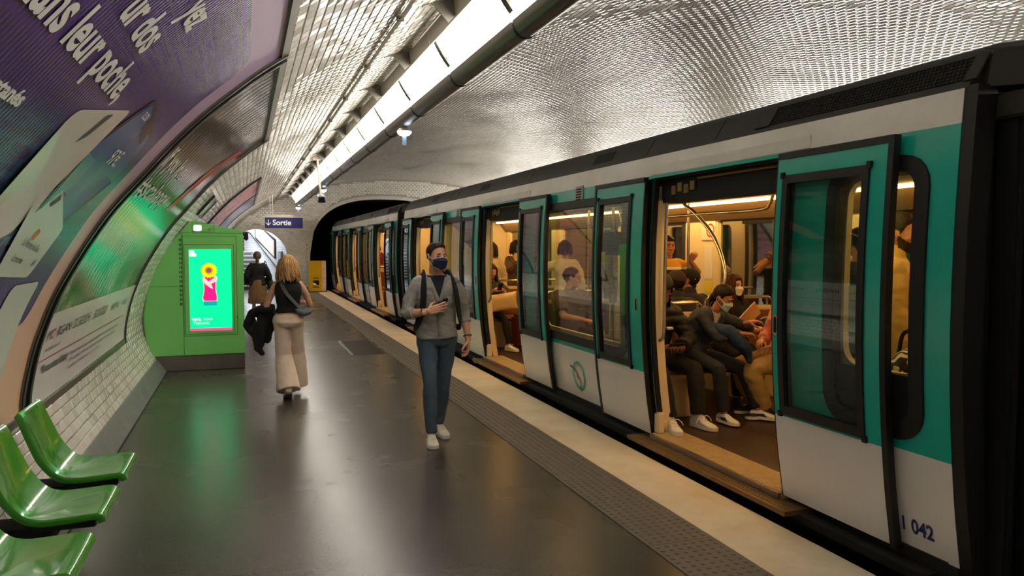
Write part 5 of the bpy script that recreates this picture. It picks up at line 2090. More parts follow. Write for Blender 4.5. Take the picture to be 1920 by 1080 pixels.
    def long_hair(s, m, length=.30, n=90, wave=.012, vol=.018, parting=0, tail=False, back_only=False, spread=.03):
        s.region_hair(.012 + vol * .5, m, line=[-.09, -.085, -.06, -.05, -.02, .03, .062, .075])
        rng = np.random.default_rng(int(length * 1000) + n)
        mb = MB()
        for i in range(n):
            a = math.radians(rng.uniform(38, 322))          # 0 = face
            el = rng.uniform(.25, .98)
            r0 = np.array((math.sin(a) * .074, math.cos(a) * .09 - .012, .035))
            top = np.array((math.sin(a) * .078 * math.cos(el * .9), math.cos(a) * .098 * math.cos(el * .9) - .014, .035 + .09 * math.sin(el)))
            L = length * rng.uniform(.78, 1.05)
            pts = [top]
            side = np.array((math.sin(a), math.cos(a) * 1.05, 0))
            ph = rng.uniform(0, 6.28)
            for j in range(1, 9):
                t = j / 8
                out = (.078 + vol * (.5 + .5 * math.sin(t * 2.2)) + spread * t * .5) * rng.uniform(.97, 1.03)
                p = np.array((side[0] * out, side[1] * (out + .012) - .016, .055 + .05 * el - t * (L + .05)))
                p += np.array((math.cos(ph + t * 7), math.sin(ph + t * 7), 0)) * wave * t
                pts.append(p)
            rr = [.010, .013, .0135, .013, .0125, .012, .0105, .008, .003]
            # hair hangs with gravity: only the head's yaw is applied below the crown
            w = []
            for j, p in enumerate(pts):
                hpw = s.hp(p)
                yaw = s.HR @ np.array((0, 1, 0))
                Yw = np.array([[yaw[1], yaw[0], 0], [-yaw[0], yaw[1], 0], [0, 0, 1]])
                gvp = s.head + Yw @ (p * s.k)
                t = min(1, j / 4)
                w.append(hpw * (1 - t) + gvp * t)
            mb.tube(w, [q * s.k for q in rr], 6)
        return s.add('hair_locks', mb.V, mb.F, m)

    def mask(s, m, edge=None):
        yf = lambda z: np.interp(z, [-.118, -.105, -.09, -.066, -.045, -.033, -.018, 0, .01], [.072, .094, .098, .103, .112, .1175, .108, .099, .098])

        def P(u, v, off=0.0):
            a = math.radians(74) * u
            zt = -.004 - .020 * math.sin(a) ** 2
            zb = -.114 + .030 * math.sin(a) ** 2
            z = zb + (zt - zb) * v
            c = max(0.0, math.cos(a)) ** .75
            y = .022 + (yf(z) + .004 - .022) * c + .0014 * math.sin(v * 19)
            x = (.071 + .003 * math.sin(math.pi * v)) * math.sin(a)
            x *= 1.0 if z > -.06 else 1 - (-.06 - z) * 3.0
            return s.hp((x * (1 + off * 6), y + off, z))
        us, vs = np.linspace(-1, 1, 25), np.linspace(0, 1, 16)
        mb = MB().slab(lambda u, v: P(u, v, .002), lambda u, v: P(u, v, 0), us, vs)
        i = s.add('face_mask', mb.V, mb.F, m)
        lo = MB()
        for g in (-1, 1):
            lo.tube(catmull([P(g * .98, .92), s.hp((g * .082, .02, -.002)), s.hp((g * .086, -.012, .016)), s.hp((g * .084, -.026, -.004)), s.hp((g * .08, -.012, -.038)), P(g * .98, .1)], 5), .0016, 5)
        s.sub(i, 'ear_loop', lo.V, lo.F, M_wlab)
        if edge:
            e = MB()
            e.tube([P(u, 1.0, .002) for u in us], .0024, 5)
            e.tube([P(u, 0.0, .002) for u in us], .0022, 5)
            s.sub(i, 'mask_edge', e.V, e.F, edge)
        return i

    def top(s, name, m, inf=.014, t0=-.06, sleeve=1.0, cuff=.004, vox=.0095, amp=.006, t1=1.0, collar=0.0, sl_inf=None, vneck=None, smooth=4, seed=0.0, puff=0):
        mb = MB()
        s.torso(mb, inf, t0, t1)
        for q in 'RL':
            if sleeve > 0:
                s.arm(mb, q, sl_inf if sl_inf is not None else inf * .85, sleeve, cuff)
        if collar:
            limb(mb, [s.neck - s.sp * .05, s.neck + (s.head - s.neck) * collar], [.078 * s.k, .066 * s.k], 16)
        V, N, F = remesh(mb, vox * s.fine, smooth)
        if puff:
            # quilted bands along body and sleeves
            V = V + N * (puff * np.abs(np.sin(V[:, 2] * 36)) ** .7)[:, None]
        V = fold(V, N, amp, seed=seed)
        if vneck:
            q = V - s.neck
            z = q @ s.sp
            x = np.abs(q @ s.rt)
            y = q @ s.fw
            depth, wid = vneck
            cut = (y > -.01) & (z > -depth) & (x < wid * (z + depth) / depth)
            F = F[~cut[F].any(axis=1)]
        return s.add(name, V, F, m)

    def legs(s, name, m, inf=.010, flare=0.0, upto=.97, waist=.10, vox=.0095, amp=.006, seed=3.0, seat_inf=None):
        mb = MB()
        s.torso(mb, seat_inf if seat_inf is not None else inf * .8, -.17, waist)
        for q in 'RL':
            s.leg(mb, q, inf, upto, flare)
        V, N, F = remesh(mb, vox * s.fine, 12)
        V = fold(V, N, amp, (9, 9, 10), seed)
        return s.add(name, V, F, m)

    def shoes(s, m, m_sole, laces=None, size=1.0, accent=None, high=False):
        for q, g in (('R', 1), ('L', -1)):
            A = s.an[q]
            a = math.radians(s.toe[q]) * g
            d = np.array((math.sin(a), math.cos(a), 0))
            if s.lift[q]:
                l = math.radians(s.lift[q])
                d = np.array((d[0] * math.cos(l), d[1] * math.cos(l), -math.sin(l)))
            M = frame(d, (0, 0, 1))       # x = toe direction
            sc_ = s.k * size

            def T(p):
                return A + M @ (np.array(p) * sc_ - np.array((0, 0, .08 * sc_)))
            prof_ = [(-.082, .020, .045), (-.075, .034, .085 if high else .075), (-.04, .037, .125 if high else .10), (.0, .038, .13 if high else .108), (.035, .040, .105 if high else .088), (.075, .045, .070), (.115, .0475, .056), (.155, .043, .048), (.185, .030, .038), (.198, .012, .030)]
            mb = MB()
            V, F = [], []
            n = 14
            for x, w_, h in prof_:
                for j in range(n):
                    t = math.pi * 2 * j / n
                    cx_, sx_ = math.cos(t), math.sin(t)
                    V.append(T((x, math.copysign(abs(cx_) ** .8, cx_) * w_ * (1 if sx_ < .3 else 1 - .25 * sx_), .016 + (h - .016) * (.5 + .5 * math.copysign(abs(sx_) ** .8, sx_)))))
            for i in range(len(prof_) - 1):
                for j in range(n):
                    F.append((i * n + j, i * n + (j + 1) % n, (i + 1) * n + (j + 1) % n, (i + 1) * n + j))
            F.append(tuple(range(n - 1, -1, -1)))
            F.append(tuple((len(prof_) - 1) * n + j for j in range(n)))
            mb.add(V, F)
            i = s.add('shoe', mb.V, mb.F, m)
            so = MB()
            A1, A2 = [], []
            pl_ = [(x, w_ + .004) for x, w_, h in prof_]
            out = [(x, w_) for x, w_ in pl_] + [(x, -w_) for x, w_ in pl_[::-1]]
            so.hexa([T((x, y, .0)) for x, y in out], [T((x, y, .027)) for x, y in out])
            s.sub(i, 'sole', so.V, so.F, m_sole)
            if laces:
                la = MB()
                for c in range(4):
                    x = .045 + c * .022
                    z = np.interp(x, [q_[0] for q_ in prof_], [q_[2] for q_ in prof_]) + .001
                    la.tube([T((x, -.024, z - .008)), T((x + .006, 0, z + .002)), T((x, .024, z - .008))], .003, 5)
                if high:
                    for gg in (-1, 1):
                        la.tube([T((.045, gg * .01, .098)), T((.05, gg * .045, .10)), T((.055, gg * .075, .075)), T((.06, gg * .085, .05))], .003, 5)
                s.sub(i, 'laces', la.V, la.F, laces)
            if accent:
                ac = MB()
                for gg in (-1, 1):
                    ac.hexa([T((.02, gg * .043, .03)), T((.10, gg * .052, .03)), T((.06, gg * .047, .06)), T((-.02, gg * .042, .05))], [T((.02, gg * .03, .03)), T((.10, gg * .035, .03)), T((.06, gg * .03, .06)), T((-.02, gg * .03, .05))])
                s.sub(i, 'side_patch', ac.V, ac.F, accent)

    def finish(s):
        ang = math.atan2(-s.f[0], s.f[1])
        root = mesh_obj('person', s.bV, s.bF, s.skin, None, angle=180, local=True)
        root.location = s.base
        root.rotation_euler = (0, 0, ang)
        tag(root, s.label, 'person', s.group)
        made = []
        for name, V, F, m, par in s.kids:
            o = mesh_obj(name, V, F, m, root if par is None else made[par], angle=60, local=True)
            made.append(o)
        s.root = root
        return s


def cloth(name, c, amt=.12, rough=.85, sc_=14):
    return mat(name, c, rough, vary=(sc_, amt), bump=(260, .25, .002))

M_jean = cloth('blue grey denim', S(74, 92, 110), .22, .85, 9)
M_cardi = cloth('grey knit', S(150, 148, 141), .08)
M_navyt = cloth('navy tee', S(26, 28, 44), .1)
M_wshoe = mat('white trainer leather', S(226, 222, 212), .45)
M_sole = mat('white rubber sole', S(232, 230, 224), .5)
M_lace = mat('white laces', S(240, 238, 230), .7)
M_bk = cloth('black cloth', S(18, 18, 20), .2)
M_bk2 = cloth('soft black fabric', S(13, 13, 15), .2)
M_bshoe = mat('black shoe', S(24, 22, 22), .5)
M_maskn = cloth('navy pleated mask', S(38, 46, 84), .05)
M_maskb = cloth('pale blue pleated mask', S(176, 202, 216), .04)
M_maskw = cloth('white pleated mask', S(228, 222, 212), .04)
H_brown = hair_mat('short brown hair', S(62, 44, 32), S(36, 24, 18))
H_dark = hair_mat('dark hair', S(36, 24, 20), S(18, 12, 10))
H_aub = hair_mat('auburn hair', S(92, 44, 26), S(50, 24, 16))
H_blond = hair_mat('honey blond hair', S(206, 164, 104), S(140, 98, 54))
H_grey = hair_mat('grey brown hair', S(112, 98, 86), S(66, 56, 50))
DOWN = lambda q: ((0, .12, -1), (1 if q == 'R' else -1, .1, 0), 'relaxed')
U = (0, 0, 1)

# 1 the man walking towards us
p = Person('young man in grey cardigan and jeans wearing navy mask, walking along the platform', (1.57, 6.42, 0), (-.04, -1), 1.0, False, 'light', .62)
p.pose((0, 0, .93), (.01, .02, 1.455), head=(.01, .055, 1.612), hrot=(20, 0, -3),
       wr={'R': (.115, .225, 1.155), 'L': (-.265, .06, .885)}, hint={'R': (.75, -.5, -.9), 'L': (-.5, -1, 0)},
       hand={'R': ((-1, .02, .28), (0, 1, .15), 'flat'), 'L': ((.02, .12, -1), (-1, .1, 0), 'relaxed')},
       an={'R': (.075, .12, .085), 'L': (-.055, -.20, .095)}, toe=(6, 10), lift=(0, 6), knee={'R': (.05, 1, .1), 'L': (-.02, 1, .1)})
p.body(brow=M_brow)
p.region_hair(.0065, H_brown, front=.010, line=[-.07, -.055, -.02, -.008, .016, .062, .085, .095], noise_amp=.005)
p.mask(M_maskn, M_wlab)
p.top('tee', M_navyt, .006, sleeve=0, vox=.011, amp=.002)
p.top('cardigan', M_cardi, .017, t0=-.03, sleeve=.70, cuff=.008, vox=.0085, amp=.011, vneck=(.235, .085), sl_inf=.010)
p.legs('jeans', M_jean, .005, .004, .96, .06, amp=.008)
p.shoes(M_wshoe, M_sole, M_lace)
mbb = MB()
for q, t in (('R', .80), ('L', .86)):
    c = p.el[q] + (p.wr[q] - p.el[q]) * t
    d = nrm(p.wr[q] - p.el[q])
    M_ = frame(d, (0, .3, 1))
    i_ = MB().tube([c + M_ @ np.array((0, .034 * math.cos(a), .034 * math.sin(a))) for a in np.linspace(0, 2 * math.pi, 17)], .0045, 6, cap=False)
    p.add('bracelet', i_.V, i_.F, M_bk)
# placket of the cardigan
pk = MB()
for g in (-1, 1):
    path = [p.neck + p.rt * g * .080 * (1 - t) + p.rt * g * .002 - p.sp * (.02 + .22 * t) + p.fw * (.075 + .075 * t ** .7) for t in np.linspace(0, 1, 10)]
    pk.tube(path, .019, 8, flat=.4, up=tuple(p.fw))
path = [p.neck - p.sp * (.24 + .28 * t) + p.fw * (.152 - .012 * t + .004 * math.sin(t * 9)) for t in np.linspace(0, 1, 10)]
pk.tube(path, .016, 8, flat=.35, up=tuple(p.fw))
p.add('button_band', pk.V, pk.F, cloth('darker grey rib', S(138, 136, 129), .1))
man = p.finish()

bp_ = thing('backpack', man.w((0, -.2, 1.2)), 'black backpack worn by the man in the grey cardigan', 'backpack')
b = MB()
b.ellipsoid((0, -.225, 1.18), (.145, .085, .21), 20, 14)
b.ellipsoid((0, -.27, 1.10), (.11, .06, .12), 16, 12)
V, N, F = remesh(b, .012, 4)
V = fold(V, N, .006)
mesh_obj('bag_body', [man.w(v) for v in V], F, M_bk, bp_, angle=180)
for g in (-1, 1):
    st_ = catmull([(g * .09, -.15, 1.36), (g * .105, -.10, 1.445), (g * .112, -.03, 1.475), (g * .122, .06, 1.445), (g * .132, .125, 1.36), (g * .142, .158, 1.25), (g * .158, .150, 1.13), (g * .188, .09, 1.03), (g * .19, -.02, .99), (g * .15, -.14, 1.0)], 5)
    mb = MB().tube([man.w(q) for q in st_], .028, 8, flat=.26, up=(0, 0, 1))
    # ribbon widths lie across the chest
    V = []
    n = len(st_)
    for i in range(n):
        t = nrm(st_[min(i + 1, n - 1)] - st_[max(i - 1, 0)])
        c0 = np.array((0, -.01, st_[i][2]))
        out = nrm((st_[i] - c0) * (1, 1, .0) + np.array((0, 0, .05 if 2 <= i <= 16 else 0)))
        w_ = nrm(np.cross(t, out))
        for a, b_ in ((-.027, .012), (.027, .012), (.027, 0), (-.027, 0)):
            V.append(man.w(st_[i] + w_ * a + out * b_))
    F = [(i * 4 + j, i * 4 + (j + 1) % 4, (i + 1) * 4 + (j + 1) % 4, (i + 1) * 4 + j) for i in range(n - 1) for j in range(4)] + [(3, 2, 1, 0), tuple((n - 1) * 4 + j for j in range(4))]
    mesh_obj('strap', V, F, M_bk, bp_, angle=50)
sgl = thing('sunglasses', man.w((-.02, .19, 1.24)), 'black sunglasses hanging from the neckline of the grey cardigan', 'sunglasses')
for g in (-1, 1):
    mesh_obj('lens', [man.w(v) for v in MB().ellipsoid((-.015 + g * .022, .192, 1.235 - g * .012), (.025, .006, .02), 14, 8).V], MB().ellipsoid((0, 0, 0), (1, 1, 1), 14, 8).F, mat('black lens', S(10, 10, 12), .08) if g < 0 else bpy.data.materials['black lens'], sgl)
mesh_obj('temple_arm', [man.w(v) for v in MB().tube([(-.03, .185, 1.25), (-.03, .17, 1.17)], .004, 6).V], MB().tube([(0, 0, 0), (0, 0, 1)], 1, 6).F, M_black, sgl)

# 2 the blond woman walking away
M_beige = cloth('beige trouser cloth', S(224, 204, 184), .06, .8)
p = Person('blond woman in black sleeveless top and wide beige trousers, walking away', (.455, 8.85, 0), (.02, 1), .925, True, 'light', .75)
p.pose((0, 0, .87), (.0, .01, 1.335), head=(.005, .03, 1.475), hrot=(-8, -4, 0),
       wr={'R': (.215, .30, 1.03), 'L': (-.19, .27, .98)}, hint={'R': (.35, -.8, -.6), 'L': (-.45, -.8, -.6)},
       hand={'R': ((-.3, 1, .2), (.8, 0, .5), 'hold'), 'L': ((.2, 1, .0), (-.4, 0, 1), 'hold')},
       an={'R': (.09, .24, .10), 'L': (-.02, -.16, .12)}, toe=(4, 4), lift=(-8, 24))
p.body(eyes=True)
p.long_hair(H_blond, .215, 130, .018, .030, spread=.05)
p.top('top', M_bk2, .012, t0=.19, t1=.98, sleeve=0, vox=.010, amp=.003)
p.legs('trousers', M_beige, .010, .085, 1.05, .15, amp=.006, seat_inf=.006)
p.shoes(M_sole, mat('tan sole', S(130, 110, 92), .7))
for q in (1,):
    hc = MB().ellipsoid(p.hp((.094, -.005, .0)), (.022, .036, .04), 14, 10)
    hc.ellipsoid(p.hp((.108, -.005, .0)), (.016, .03, .034), 14, 10)
    p.add('headphones', hc.V, hc.F, M_black)
wom = p.finish()
bag = thing('crossbody_bag', wom.w((.2, .02, .96)), 'grey crossbody bag with strap on the back of the blond woman', 'bag')
st_ = catmull([(-.085, .08, 1.31), (-.08, .0, 1.345), (-.075, -.075, 1.29), (-.02, -.118, 1.18), (.06, -.122, 1.08), (.13, -.10, 1.0), (.165, -.04, .97)], 5)
V = []
n = len(st_)
for i in range(n):
    t = nrm(st_[min(i + 1, n - 1)] - st_[max(i - 1, 0)])
    out = nrm(st_[i] * (1, 1, 0) + np.array((0, 0, .04)))
    w_ = nrm(np.cross(t, out))
    for a, b_ in ((-.019, .006), (.019, .006), (.019, 0), (-.019, 0)):
        V.append(wom.w(st_[i] + w_ * a + out * b_))
M_gbag = cloth('grey bag cloth', S(92, 94, 96), .1)
mesh_obj('strap', V, [(i * 4 + j, i * 4 + (j + 1) % 4, (i + 1) * 4 + (j + 1) % 4, (i + 1) * 4 + j) for i in range(n - 1) for j in range(4)], M_gbag, bag, angle=50)
b = MB()
limb(b, [(.09, -.135, .985), (.16, -.10, .955), (.205, .0, .965), (.20, .07, .99)], [.03, .05, .055, .035], 14, 4, .8)
V, N, F = remesh(b, .009, 4)
mesh_obj('pouch', [wom.w(v) for v in fold(V, N, .004)], F, M_gbag, bag, angle=180)
jk = thing('carried_jacket', wom.w((-.3, .2, .9)), 'black jackets draped over the left forearm of the blond woman', 'jacket')
b = MB()
limb(b, [(-.21, .03, .99), (-.30, .10, .99), (-.40, .16, .93), (-.44, .18, .80), (-.40, .17, .72), (-.34, .16, .80)], [.05, .075, .07, .06, .055, .05], 14, 4, .7)
limb(b, [(-.22, .14, 1.02), (-.27, .16, .90), (-.28, .16, .78), (-.30, .16, .64), (-.33, .16, .56)], [.06, .10, .105, .085, .07], 16, 4, .6)
limb(b, [(-.17, .14, 1.0), (-.18, .16, .80), (-.22, .15, .66)], [.06, .08, .07], 14, 4, .6)
limb(b, [(-.36, .15, .66), (-.34, .15, .54), (-.30, .15, .50)], [.05, .055, .05], 12, 4, .6)
V, N, F = remesh(b, .011, 3)
mesh_obj('jacket_cloth', [wom.w(v) for v in fold(V, N, .016, (7, 7, 9))], F, cloth('black jacket cloth', S(20, 20, 22), .3), jk, angle=180)
for z in (.62, .72):
    pass

# 3 the woman farther on
p = Person('woman in black top and brown skirt with tied grey hair, by the exit', (.27, 18.0, 0), (.0, 1), .92, True, 'light', 1.5)
p.pose((0, 0, .86), (0, .01, 1.32), head=(0, .03, 1.46), wr={'L': (-.22, .12, .86), 'R': (.24, .12, .86)}, an={'R': (.09, .12, .08), 'L': (-.09, -.1, .08)})
p.body(eyes=True)
p.region_hair(.028, H_grey)
b = MB()
limb(b, [p.hp((0, -.10, -.02)), p.hp((0, -.125, -.10)), p.hp((0.0, -.12, -.2)), p.hp((0.005, -.115, -.27))], [.03, .026, .022, .012], 10)
p.add('ponytail', b.V, b.F, H_grey)
p.top('sweater', M_bk, .035, t0=-.12, sleeve=.95, cuff=.012, vox=.011, sl_inf=.035)
b = MB()
for z0_, w_, d_ in ((.92, .16, .12),):
    b.lathe([(.13, .95), (.165, .85), (.20, .65), (.215, .42)], (0, 0, 0), 24)
V, N, F = remesh(b, .014, 4)
p.add('skirt', fold(V, N, .016, (12, 12, 3)), F, cloth('ochre brown skirt', S(124, 94, 58), .15))
p.shoes(M_bshoe, M_bshoe)
far = p.finish()
hb = thing('handbag', far.w((.27, .1, .7)), 'dark green shoulder bag of the woman in the black top near the exit', 'bag')
b = MB().ellipsoid((.27, .08, .85), (.07, .13, .15), 16, 12)
V, N, F = remesh(b, .012, 2)
mesh_obj('pouch', [far.w(v) for v in V], F, cloth('dark green bag', S(44, 52, 40), .2), hb, angle=180)
mesh_obj('strap', [far.w(v) for v in MB().tube(catmull([(.26, .0, .95), (.2, .02, 1.3), (.16, .06, 1.34), (.25, .14, .95)], 5), .01, 6).V], MB().tube(catmull([(.26, .0, .95), (.2, .02, 1.3), (.16, .06, 1.34), (.25, .14, .95)], 5), .01, 6).F, M_bk, hb)

# ---- passengers
FL = .118
SIT = lambda k: dict(pel=(0, 0, .56), neck=(0, .03, .56 + .525 * k))

# 4 hooded man
M_puff = cloth('black quilted jacket', S(20, 20, 24), .2, .6)
p = Person('seated man in black hooded puffer jacket and white trainers, holding a phone', (3.50, 6.13, FL), (0, -1), .99, False, 'brown', .85)
p.pose((0, .0, .56), (.0, .14, 1.05), head=(.0, .22, 1.175), hrot=(8, -26, 0), bow=.05,
       wr={'R': (.085, .38, .70), 'L': (-.115, .37, .70)}, hint={'R': (1, -.4, -.3), 'L': (-1, -.4, -.3)},
       hand={'R': ((-.5, .85, .15), (.5, .0, .8), 'hold'), 'L': ((.5, .85, .15), (-.5, 0, .8), 'hold')},
       an={'R': (.075, .52, .09), 'L': (-.22, .50, .09)}, toe=(10, 12), knee={'R': (.2, .5, 1), 'L': (-.3, .5, 1)})
p.body()
p.region_hair(.008, H_dark)
p.top('puffer_jacket', M_puff, .045, t0=-.10, sleeve=.93, cuff=.01, vox=.011, sl_inf=.026, amp=.008, puff=.012)
b = MB()
h0 = p.head
b.ellipsoid(p.hp((0, -.03, .03)), (.108, .118, .135), 20, 14, p.HR)
limb(b, [p.neck - p.sp * .02, p.head + (p.neck - p.head) * .4 - p.fw * .02], [.12, .115], 16)
V, N, F = remesh(b, .010, 4)
q_ = (V - p.head) @ p.HR
cut = (q_[:, 1] > .045) & (np.abs(q_[:, 0]) < .085) & (q_[:, 2] < .09) & (q_[:, 2] > -.2)
F = F[~cut[F].any(axis=1)]
p.add('hood', fold(V, N, .006), F, M_puff)
c_ = p.neck - p.sp * .16 + p.fw * .172 - p.rt * .07
lg = MB().hexa([c_ + p.rt * a + p.sp * b_ for a, b_ in ((-.03, -.007), (.03, -.007), (.03, .007), (-.03, .007))], [c_ + p.rt * a + p.sp * b_ - p.fw * .03 for a, b_ in ((-.03, -.007), (.03, -.007), (.03, .007), (-.03, .007))])
p.add('chest_logo', lg.V, lg.F, M_wlab)
p.legs('trousers', cloth('black trousers', S(22, 20, 20), .2), .016, .012, .93, .06, amp=.007)
p.shoes(M_wshoe, M_sole, M_lace, 1.05, high=True)
hood = p.finish()
ph = thing('phone', hood.w((-.01, .46, .73)), 'black phone held by the hooded man seated by the door', 'phone')
pm = MB().box(-.075, .075, -.036, .036, -.004, .004)
Mr = frame((1, 0, 0), (0, -.6, .8))
mesh_obj('case', [hood.w(np.array((-.01, .46, .725)) + Mr @ np.array(v)) for v in pm.V], pm.F, M_black, ph, bevel=.003)
pm = MB().box(-.068, .068, -.032, .032, .0045, .0055)
mesh_obj('screen', [hood.w(np.array((-.01, .46, .725)) + Mr @ np.array(v)) for v in pm.V], pm.F, mat('dark phone glass', S(20, 22, 28), .08), ph, smooth=False)

# 5 woman in denim jacket
M_djk = cloth('dark washed denim', S(52, 58, 68), .25, .85, 10)
p = Person('woman in dark denim jacket and pale blue mask, seated with hands crossed', (3.98, 6.13, FL), (.12, -1), .93, True, 'tan', .8)
p.pose((0, .02, .56), (-.05, .22, 1.0), head=(-.07, .315, 1.115), hrot=(22, -24, 0), bow=.06,
       wr={'R': (-.19, .47, .80), 'L': (-.24, .46, .90)}, hint={'R': (.8, -.5, -.6), 'L': (-.9, -.3, -.5)},
       hand={'R': ((-.95, .25, -.1), (.1, .2, 1), 'relaxed'), 'L': ((-.7, .55, .15), (-.1, .2, 1), 'relaxed')},
       an={'R': (.03, .46, .09), 'L': (-.36, .48, .09)}, toe=(0, 30), knee={'R': (.05, .5, 1), 'L': (-.35, .5, 1)})
p.body()
p.region_hair(.016, H_dark, front=.006)
b = MB()
limb(b, [p.hp((-.02, -.09, .0)), p.hp((-.03, -.11, -.07)), p.hp((-.04, -.10, -.16))], [.04, .042, .02], 10)
p.add('ponytail', b.V, b.F, H_dark)
p.mask(M_maskb)
p.top('shirt', cloth('white shirt', S(206, 204, 200), .05), .008, t0=-.13, sleeve=0, vox=.012)
p.top('denim_jacket', M_djk, .022, t0=-.02, sleeve=.86, cuff=.006, vox=.0095, sl_inf=.014, amp=.010, collar=.30, vneck=(.16, .05))
bt = MB()
for t in (.22, .30, .38):
    bt.ellipsoid(p.neck - p.sp * t * .9 + p.fw * (.145 + .0 * t) + p.rt * .02, (.008, .008, .008), 8, 6)
p.add('button', bt.V, bt.F, M_steel)
p.legs('jeans', cloth('dark navy jeans', S(30, 34, 44), .2), .010, .008, .93, .05, amp=.007)
p.shoes(M_wshoe, M_sole, M_lace, .98, cloth('navy red trainer panel', S(44, 38, 92), .1))
den = p.finish()
bb = thing('cloth_bag', den.w((-.12, .33, .72)), 'dark blue cloth bag on the lap of the woman in denim', 'bag')
b = MB()
limb(b, [(-.0, .25, .85), (-.10, .36, .80), (-.20, .46, .68), (-.22, .50, .56)], [.07, .095, .085, .04], 14, 4, .75)
V, N, F = remesh(b, .010, 3)
mesh_obj('bag_cloth', [den.w(v) for v in fold(V, N, .014, (10, 10, 10))], F, cloth('deep blue bag cloth', S(20, 48, 78), .2), bb, angle=180)

# 6 woman with the folder
p = Person('woman with long auburn hair and white mask, seated holding a cream folder', (4.72, 6.62, FL), (-.15, -1), .95, True, 'light', .95)
p.pose((0, 0, .56), (0, .04, 1.05), head=(0, .085, 1.185), hrot=(24, -2, -4),
       wr={'R': (-.02, .34, .76), 'L': (-.16, .34, .76)}, hand={'R': ((-.4, .8, .3), (.3, -.2, 1), 'hold'), 'L': ((.4, .8, .3), (-.3, -.2, 1), 'hold')},
       an={'R': (.10, .40, .09), 'L': (-.10, .42, .09)}, knee={'R': (.05, .5, 1), 'L': (-.05, .5, 1)})
p.body()
p.long_hair(H_aub, .33, 90, .01, .012)
p.mask(M_maskw)
p.top('blouse', M_bk2, .02, t0=-.08, sleeve=.95, vox=.012, sl_inf=.02)
p.legs('trousers', M_bk, .012, .01, .95, .05, vox=.012)
p.shoes(M_bshoe, M_bshoe)
fol = p.finish()
fo = thing('folder', fol.w((.02, .38, .86)), 'cream paper folder held up by the seated auburn haired woman', 'folder')
fm = MB().box(-.11, .11, -.006, .006, -.15, .15)
Mr = eul(25, -25, 0) @ eul(0, 0, -38)
mesh_obj('cover', [fol.w(np.array((.02, .42, .88)) + Mr @ np.array(v)) for v in fm.V], fm.F, mat('cream folder card', S(222, 190, 132), .6), fo, bevel=.003)
fm = MB().box(-.103, .107, -.002, .002, -.144, .146)
mesh_obj('sheets', [fol.w(np.array((.022, .424, .878)) + Mr @ np.array(v)) for v in fm.V], fm.F, M_wlab, fo, smooth=False)
hb = thing('handbag', fol.w((-.26, .3, .72)), 'black leather handbag on the lap of the auburn haired woman', 'bag')
b = MB().ellipsoid((-.25, .32, .77), (.12, .08, .12), 16, 12)
V, N, F = remesh(b, .012, 2)
mesh_obj('pouch', [fol.w(v) for v in fold(V, N, .008, (14, 14, 14))], F, mat('black leather', S(16, 15, 15), .35), hb, angle=180)

# 7 person in pink top, khaki trousers
p = Person('seated person in pink top and khaki trousers, half hidden by the open door', (4.73, 5.76, FL), (-1, .22), .97, True, 'light', .95)
p.pose((0, 0, .56), (0, .0, 1.06), wr={'R': (.13, .17, .70), 'L': (-.14, .20, .68)}, hint={'L': (-1, -.6, -.2), 'R': (1, -.6, -.2)}, an={'R': (.12, .24, .09), 'L': (-.12, .24, .09)}, knee={'R': (.1, .5, 1), 'L': (-.1, .5, 1)})
p.body()
p.region_hair(.012, H_brown)
p.top('pink_top', cloth('pink cotton', S(224, 140, 124), .08), .02, t0=-.08, sleeve=.92, vox=.012, sl_inf=.024, amp=.009)
p.legs('khaki_trousers', cloth('khaki cotton', S(172, 142, 84), .12), .016, .02, .95, .05, vox=.011, amp=.011)
p.shoes(M_bshoe, M_sole)
p.finish()

# 8 standing person in black and yellow top holding the pole
M_by = mat('black top with mustard yoke', S(18, 18, 18), .85)
nt = M_by.node_tree
tc = nt.nodes.new('ShaderNodeTexCoord')
spx = nt.nodes.new('ShaderNodeSeparateXYZ')
nt.links.new(tc.outputs['Object'], spx.inputs[0])
rp_ = nt.nodes.new('ShaderNodeValToRGB')
rp_.color_ramp.interpolation = 'CONSTANT'
e0 = rp_.color_ramp.elements
e0[0].position, e0[0].color = 0, (*S(20, 20, 22), 1)
e0[1].position, e0[1].color = .62, (*S(226, 216, 196), 1)
e2 = e0.new(.68)
e2.color = (*S(206, 146, 40), 1)
mr_ = nt.nodes.new('ShaderNodeMapRange')
mr_.inputs['From Min'].default_value = 1.0
mr_.inputs['From Max'].default_value = 1.5
nt.links.new(spx.outputs['Z'], mr_.inputs['Value'])
nt.links.new(mr_.outputs[0], rp_.inputs[0])
nt.links.new(rp_.outputs[0], nt.nodes['Principled BSDF'].inputs['Base Color'])
p = Person('standing person in black top with mustard shoulders, gripping the pole', (4.71, 7.86, FL), (.1, -1), .98, False, 'tan', 1.0)
p.pose((0, 0, .91), (0, .01, 1.43), hrot=(-15, 0, 0), wr={'L': (-.22, .17, 1.42), 'R': (.26, .06, .86)}, hint={'L': (-.8, .1, -.6)},
       hand={'L': ((-.15, .5, .75), (.6, .7, -.1), 'grip'), 'R': DOWN('R')}, an={'R': (.11, .02, .08), 'L': (-.11, 0, .08)})
p.body()
p.region_hair(.01, H_dark)
p.top('two_tone_top', M_by, .022, t0=-.08, sleeve=.36, vox=.012, sl_inf=.028)
p.legs('trousers', M_bk, .012, .01, .96, .06, vox=.012)
p.shoes(M_bshoe, M_bshoe)
p.finish()

